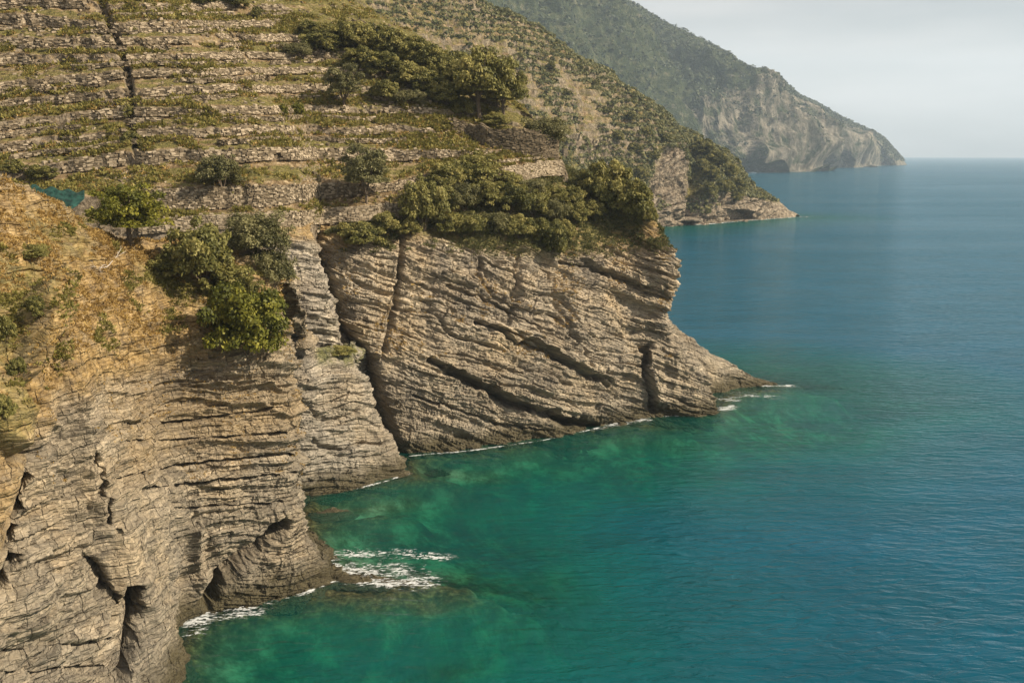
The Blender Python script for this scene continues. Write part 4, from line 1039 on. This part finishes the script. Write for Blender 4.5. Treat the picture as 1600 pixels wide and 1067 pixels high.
# ------------------------------------------------------------------ dry stone walls
CUBE = np.array([[-1, -1, -1], [1, -1, -1], [1, 1, -1], [-1, 1, -1], [-1, -1, 1], [1, -1, 1], [1, 1, 1], [-1, 1, 1]], float) * .5
CF = np.array([[0, 1, 5, 4], [1, 2, 6, 5], [2, 3, 7, 6], [3, 0, 4, 7], [4, 5, 6, 7], [0, 3, 2, 1]])
def stones(C, T, Nn, sx, sy, sz, seed):
    """irregular stones centred at C, long axis T, outward Nn"""
    r = np.random.default_rng(seed); n = len(C)
    base_ = np.repeat(CUBE[None], n, 0) + r.normal(size=(n, 8, 3)) * .085
    base_ *= np.stack([sx, sy, sz], -1)[:, None, :]
    Up = np.cross(T, Nn); Up /= np.linalg.norm(Up, axis=1, keepdims=True); Up = np.where(Up[:, 2:3] < 0, -Up, Up)
    Up = Up + r.normal(size=Up.shape) * .12
    V = C[:, None, :] + base_[..., 0:1] * T[:, None] + base_[..., 1:2] * Nn[:, None] + base_[..., 2:3] * Up[:, None]
    F = (CF[None] + (np.arange(n) * 8)[:, None, None]).reshape(-1, 4)
    return V.reshape(-1, 3), F, np.repeat(r.uniform(0, 1, n), 8)
def wall_stones(Pb, Pt, seed, L=.34, hc=.2, proud=.05, keep=None, thick=.3):
    r = np.random.default_rng(seed)
    seg = np.linalg.norm(np.diff(Pb, axis=0), axis=1); acc = np.concatenate([[0], np.cumsum(seg)])
    hmean = np.maximum(np.linalg.norm(Pt - Pb, axis=1), .2); Cs = []; Ts = []; Ns_ = []; sx = []; sz = []
    for k in range(40):
        pos = np.cumsum(r.uniform(.6, 1.5, int(acc[-1] / L)) * L); pos = pos[pos < acc[-1]]
        ln = np.diff(np.concatenate([[0], pos]))
        hh = np.interp(pos, acc, hmean); f = (k + .5) * hc / hh
        m_ = f < 1.04 + r.uniform(-.08, .08, len(f))
        if not m_.any(): break
        pos, f, ln = pos[m_] - ln[m_] / 2, f[m_], ln[m_]
        b_ = np.stack([np.interp(pos, acc, Pb[:, i]) for i in range(3)], -1); t_ = np.stack([np.interp(pos, acc, Pt[:, i]) for i in range(3)], -1)
        b2 = np.stack([np.interp(pos + .3, acc, Pb[:, i]) for i in range(3)], -1)
        T = b2 - b_; T /= np.linalg.norm(T, axis=1, keepdims=True) + 1e-9
        N_ = np.cross(T, t_ - b_); N_ /= np.linalg.norm(N_, axis=1, keepdims=True) + 1e-9; N_ = np.where(N_[:, 1:2] > 0, -N_, N_)
        c = b_ + (t_ - b_) * f[:, None] + N_ * (r.uniform(-.03, .09, (len(f), 1)) + proud)
        Cs.append(c); Ts.append(T); Ns_.append(N_); sx.append(ln * .95); sz.append(np.full(len(f), hc) * r.uniform(.75, 1.1, len(f)))
    C = np.concatenate(Cs); T = np.concatenate(Ts); N_ = np.concatenate(Ns_); sx = np.concatenate(sx); sz = np.concatenate(sz)
    if keep is not None:
        m_ = keep(C); C, T, N_, sx, sz = C[m_], T[m_], N_[m_], sx[m_], sz[m_]
    return stones(C, T, N_, sx, np.full(len(C), thick), sz, seed + 1)
def wall_thing(name, label, V, F, t, group=None):
    c = V.mean(0); e = bpy.data.objects.new(name, None); COL.objects.link(e); e.location = (c[0], c[1], V[:, 2].min())
    e['label'] = label; e['category'] = 'wall'
    if group: e['group'] = group
    o = link('stones', mesh_np('stones', V - np.array(e.location), F, M_stone, {'tint': t}), e, kind='stuff')
    return e
V, F, t = stones(*LOOSE, 711)
link('loose_stones', mesh_np('loose_stones', V, F, M_stone, {'tint': t}), kind='stuff', label='loose stones tumbled from the walls over the terraces')
ordn = ['lowest', 'second lowest', 'third', 'fourth', 'fifth', 'sixth', 'seventh', 'eighth', 'ninth', 'tenth', 'eleventh']
GRP = 'dry stone terrace walls'
Gs = Gd[:NS]
for j in range(11):
    Pb, Pt = lines[j]
    uu, _v = project(Pb)
    cut = np.interp(np.interp(0, [0, 1], [0, 1]), [0], [0])
    ustair = np.interp(np.mean(ROWS[j][0][1:3]), [10, 60, 110, 240], [160, 184, 200, 212])
    for side in (0, 1):
        m_ = (uu < ustair - 4) if side == 0 else (uu > ustair + 4)
        if j <= 1 and side == 0: continue
        if side == 1 and j >= 4:                       # walls end where the dark wood begins
            m_ &= uu < np.interp(_v, [0, 60, 100, 170, 200], [440, 470, 520, 660, 700]) + 10
        if j in (2, 3): m_ &= uu < (770 if j == 2 else 705)
        if side == 0: m_ &= uu > -60
        idx = np.where(m_)[0]
        if len(idx) < 4: continue
        gaps = lambda C, j=j: (fbm(C * .16, 3, 800 + j) > (-.9 if j < 2 else (-.35 if j < 4 else -.26))) 
        V, F, t = wall_stones(Pb[idx], Pb[idx] + (Pt[idx] - Pb[idx]) * (1.0 if j < 3 else .85), 900 + j * 2 + side, L=.38 if j > 1 else .32, hc=.22 if j > 1 else .19, keep=gaps, proud=.12)
        if j == 0: lab = 'long low dry stone wall along the cliff edge, curving round the headland brow'
        elif j == 1: lab = 'dry stone wall behind the two olive trees, shadowed by their crowns'
        else: lab = 'dry stone terrace wall %s of the stair, %s one counted from the sea' % ('left' if side == 0 else 'right', ordn[j])
        wall_thing('terrace_wall', lab, V, F, t * .6 + .4 if j == 0 else t, GRP)
for j in range(2, 10):
    mA = lines[j][1] * .48 + lines[j + 1][0] * .52
    uu, _v = project(mA); ustair = np.interp(np.mean(ROWS[j][0][1:3]), [10, 60, 110, 240], [160, 184, 200, 212])
    lim = np.interp(_v, [0, 60, 100, 170, 230], [440, 470, 510, 640, 690])
    idx = np.where((uu > -60) & (uu < lim) & (np.abs(uu - ustair) > 5))[0]
    nz = vn(np.stack([mA[idx, 0] * .25, mA[idx, 1] * .25, mA[idx, 0] * 0 + j], -1), 870)[:, None]
    B = mA[idx] + np.array([0, 1.0, .35]) * nz * .5 + [0, 0, -.05]
    V, F, t = wall_stones(B, B + np.array([0, .05, .5]), 990 + j, L=.36, hc=.19, keep=lambda C, j=j: fbm(C * .2, 3, 880 + j) > -.08, proud=.05, thick=.4)
    wall_thing('low_wall', 'broken knee high line of stones on the tread between the %s and %s terrace walls' % (ordn[j], ordn[j + 1]), V, F, t, 'low stone lines between the terrace walls')
# slanting dark wall that climbs from the curved corner towards the wood
def free_wall(pts, h_px, seed, label, name='stone_wall', th=.9, step=.3):
    Pb = []
    for i in range(len(pts) - 1):
        a = np.array(ground(*pts[i][:2])); b_ = np.array(ground(*pts[i + 1][:2])); n = max(int(np.linalg.norm(b_ - a) / step), 2)
        for k in range(n): Pb.append(a + (b_ - a) * k / n + np.array([0, 0, -.25]))
    Pb = np.array(Pb); hp = np.interp(np.linspace(0, 1, len(Pb)), np.linspace(0, 1, len(h_px)), h_px)
    Hm = hp * Pb[:, 1] / FPX + .25; Hm = Hm * (1 + .08 * vn(np.stack([np.arange(len(Pb)) * .2, np.zeros(len(Pb)), np.zeros(len(Pb))], -1), seed))
    T = np.gradient(Pb, axis=0); N_ = np.cross(T, [0, 0, 1]); N_ /= np.linalg.norm(N_, axis=1, keepdims=True); N_ = np.where(N_[:, 1:2] > 0, -N_, N_)
    Vs = []; Fs = []; Ts = []; o = 0
    for off_, sgn in ((0.0, 1), (th, -1)):
        B = Pb - N_ * off_; Tt = B + np.stack([N_[:, 0] * -.12 * sgn, N_[:, 1] * -.12 * sgn, Hm], -1)
        V, F, t = wall_stones(B, Tt, seed + (0 if sgn > 0 else 5), L=.42, hc=.22, proud=0.0, thick=.5)
        Vs.append(V); Fs.append(F + o); Ts.append(t); o += len(V)
    # hearting and top course
    r = np.random.default_rng(seed + 9); n = len(Pb) * 2; fi = r.uniform(0, len(Pb) - 1.01, n); i0 = fi.astype(int)
    C_ = Pb[i0] + (Pb[i0 + 1] - Pb[i0]) * (fi - i0)[:, None] - N_[i0] * r.uniform(.1, th - .1, (n, 1)) + np.stack([np.zeros(n), np.zeros(n), Hm[i0] - r.uniform(.05, .2, n)], -1)
    Tn = T[i0] / np.linalg.norm(T[i0], axis=1, keepdims=True)
    V, F, t = stones(C_, Tn, N_[i0], r.uniform(.4, .7, n), r.uniform(.35, .6, n), r.uniform(.15, .3, n), seed + 10)
    Vs.append(V); Fs.append(F + o); Ts.append(t)
    return wall_thing(name, label, np.concatenate(Vs), np.concatenate(Fs), np.concatenate(Ts) * .55)  # stone tint lowered, painting the shade of the wall into its colour
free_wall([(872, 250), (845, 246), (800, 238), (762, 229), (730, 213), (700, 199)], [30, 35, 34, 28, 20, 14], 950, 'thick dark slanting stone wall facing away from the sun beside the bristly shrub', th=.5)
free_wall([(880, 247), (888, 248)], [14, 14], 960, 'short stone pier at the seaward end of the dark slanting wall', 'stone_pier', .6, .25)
# rough stone stair in the gully that runs straight up through the terraces
sp = []
for (u0, v0), (u1, v1) in zip([(213, 236), (207, 205), (205, 165), (203, 146), (200, 118), (196, 98), (188, 72), (180, 50), (168, 28)], [(207, 205), (205, 165), (203, 146), (200, 118), (196, 98), (188, 72), (180, 50), (168, 28), (158, 6)]):
    for k in range(26):
        f = rs.uniform(0, 1); h_ = ground(u0 + (u1 - u0) * f + rs.normal() * 2.2, v0 + (v1 - v0) * f)
        if h_: sp.append(h_)
sp = np.array(sp); n = len(sp); an = rs.uniform(-.3, .3, n)
V, F, t = stones(sp + np.array([0, 0, .08]), np.stack([np.cos(an), np.sin(an), an * 0], -1), np.stack([np.sin(an), -np.cos(an), an * 0], -1), rs.uniform(.4, .9, n), rs.uniform(.3, .5, n), rs.uniform(.15, .4, n), 972)
wall_thing('stone_stair', 'dark rough stone stair in a narrow gully cutting straight up the left terraces', V, F, t * .5)
print('walls', time.time() - t00)

# ------------------------------------------------------------------ teal net, dead branch
g0 = []
nu_, nv_ = 60, 16
for i in range(nu_):
    for j in range(nv_):
        u = 8 + (132 - 8) * i / (nu_ - 1); vt_ = 286 + 14 * (i / (nu_ - 1)) + 3 * math.sin(i * .5); vb_ = 306 + 34 * math.sin(i / (nu_ - 1) * 3.0)
        v = vt_ + (vb_ - vt_) * j / (nv_ - 1); g0.append((u, v))
pa = at_y(60, 320, 92)
NV = []
for (u, v) in g0:
    p = at_y(u, v, 0.0 + 90 + (322 - v) * .10); NV.append(p)
NV = np.array(NV); NV += fbm(NV * 1.2, 3, 990)[:, None] * np.array([.1, -.35, .2])
c0 = NV.mean(0)
o = link('shade_net', mesh_np('shade_net', NV - c0, grid_faces(nu_, nv_), M_net, smooth=True), label='teal green agricultural net spread on the ground left of the bright round tree', category='net')
o.location = c0
md = o.modifiers.new('thickness', 'SOLIDIFY'); md.thickness = .03
vs = []; fs = []; o_ = 0
gb = ground(175, 412)
if gb:
    br = np.array(gb) + np.array([0, -.1, .12]); r = np.random.default_rng(3)
    def twig(p, d, L, rad, k):
        global o_
        q = p + d * L; v_, f_ = tube(p, q, rad, rad * .45, 5, r.uniform(-.1, .1) * L); vs.append(v_); fs.append(f_ + o_); o_ += len(v_)
        if k:
            for _ in range(3):
                d2 = d + r.normal(size=3) * np.array([.45, .25, .2]); d2 /= np.linalg.norm(d2); twig(p + d * L * r.uniform(.4, 1), d2, L * r.uniform(.45, .7), rad * .5, k - 1)
    dirn = np.array(ground(135, 432)) - np.array(gb); dirn /= np.linalg.norm(dirn)
    twig(br, dirn, 1.8, .04, 3); twig(br, -dirn + np.array([0, 0, .25]), 1.2, .035, 2)
    V = np.concatenate(vs) - br
    o = link('dead_branch', mesh_np('dead_branch', V, np.concatenate(fs), M_twig), label='pale dead branch lying on the brow of the near cliff', category='branch'); o.location = br

# ------------------------------------------------------------------ air
hm = bpy.data.materials.new('haze'); hm.use_nodes = True; nt = hm.node_tree
for n in list(nt.nodes): nt.nodes.remove(n)
pv = nt.nodes.new('ShaderNodeVolumePrincipled'); pv.inputs['Density'].default_value = .00011; pv.inputs['Color'].default_value = (.70, .85, 1.0, 1); pv.inputs['Anisotropy'].default_value = 0.0
ou = nt.nodes.new('ShaderNodeOutputMaterial'); nt.links.new(pv.outputs[0], ou.inputs['Volume'])
zt = 900
hv = [(-9500, -700, -42), (12500, -700, -42), (12500, 9700, -42), (-9500, 9700, -42), (-9500, -700, zt), (12500, -700, zt), (12500, 9700, zt), (-9500, 9700, zt)]
me = bpy.data.meshes.new('haze'); me.from_pydata(hv, [], [(0, 3, 2, 1), (4, 5, 6, 7), (0, 1, 5, 4), (1, 2, 6, 5), (2, 3, 7, 6), (3, 0, 4, 7)]); me.materials.append(hm)
link('haze', me, kind='stuff', label='thin blue sea haze filling the air')
print('max z', max(float(v_[:, 2].max()) for v_, _, _ in SURF), 'total', time.time() - t00)
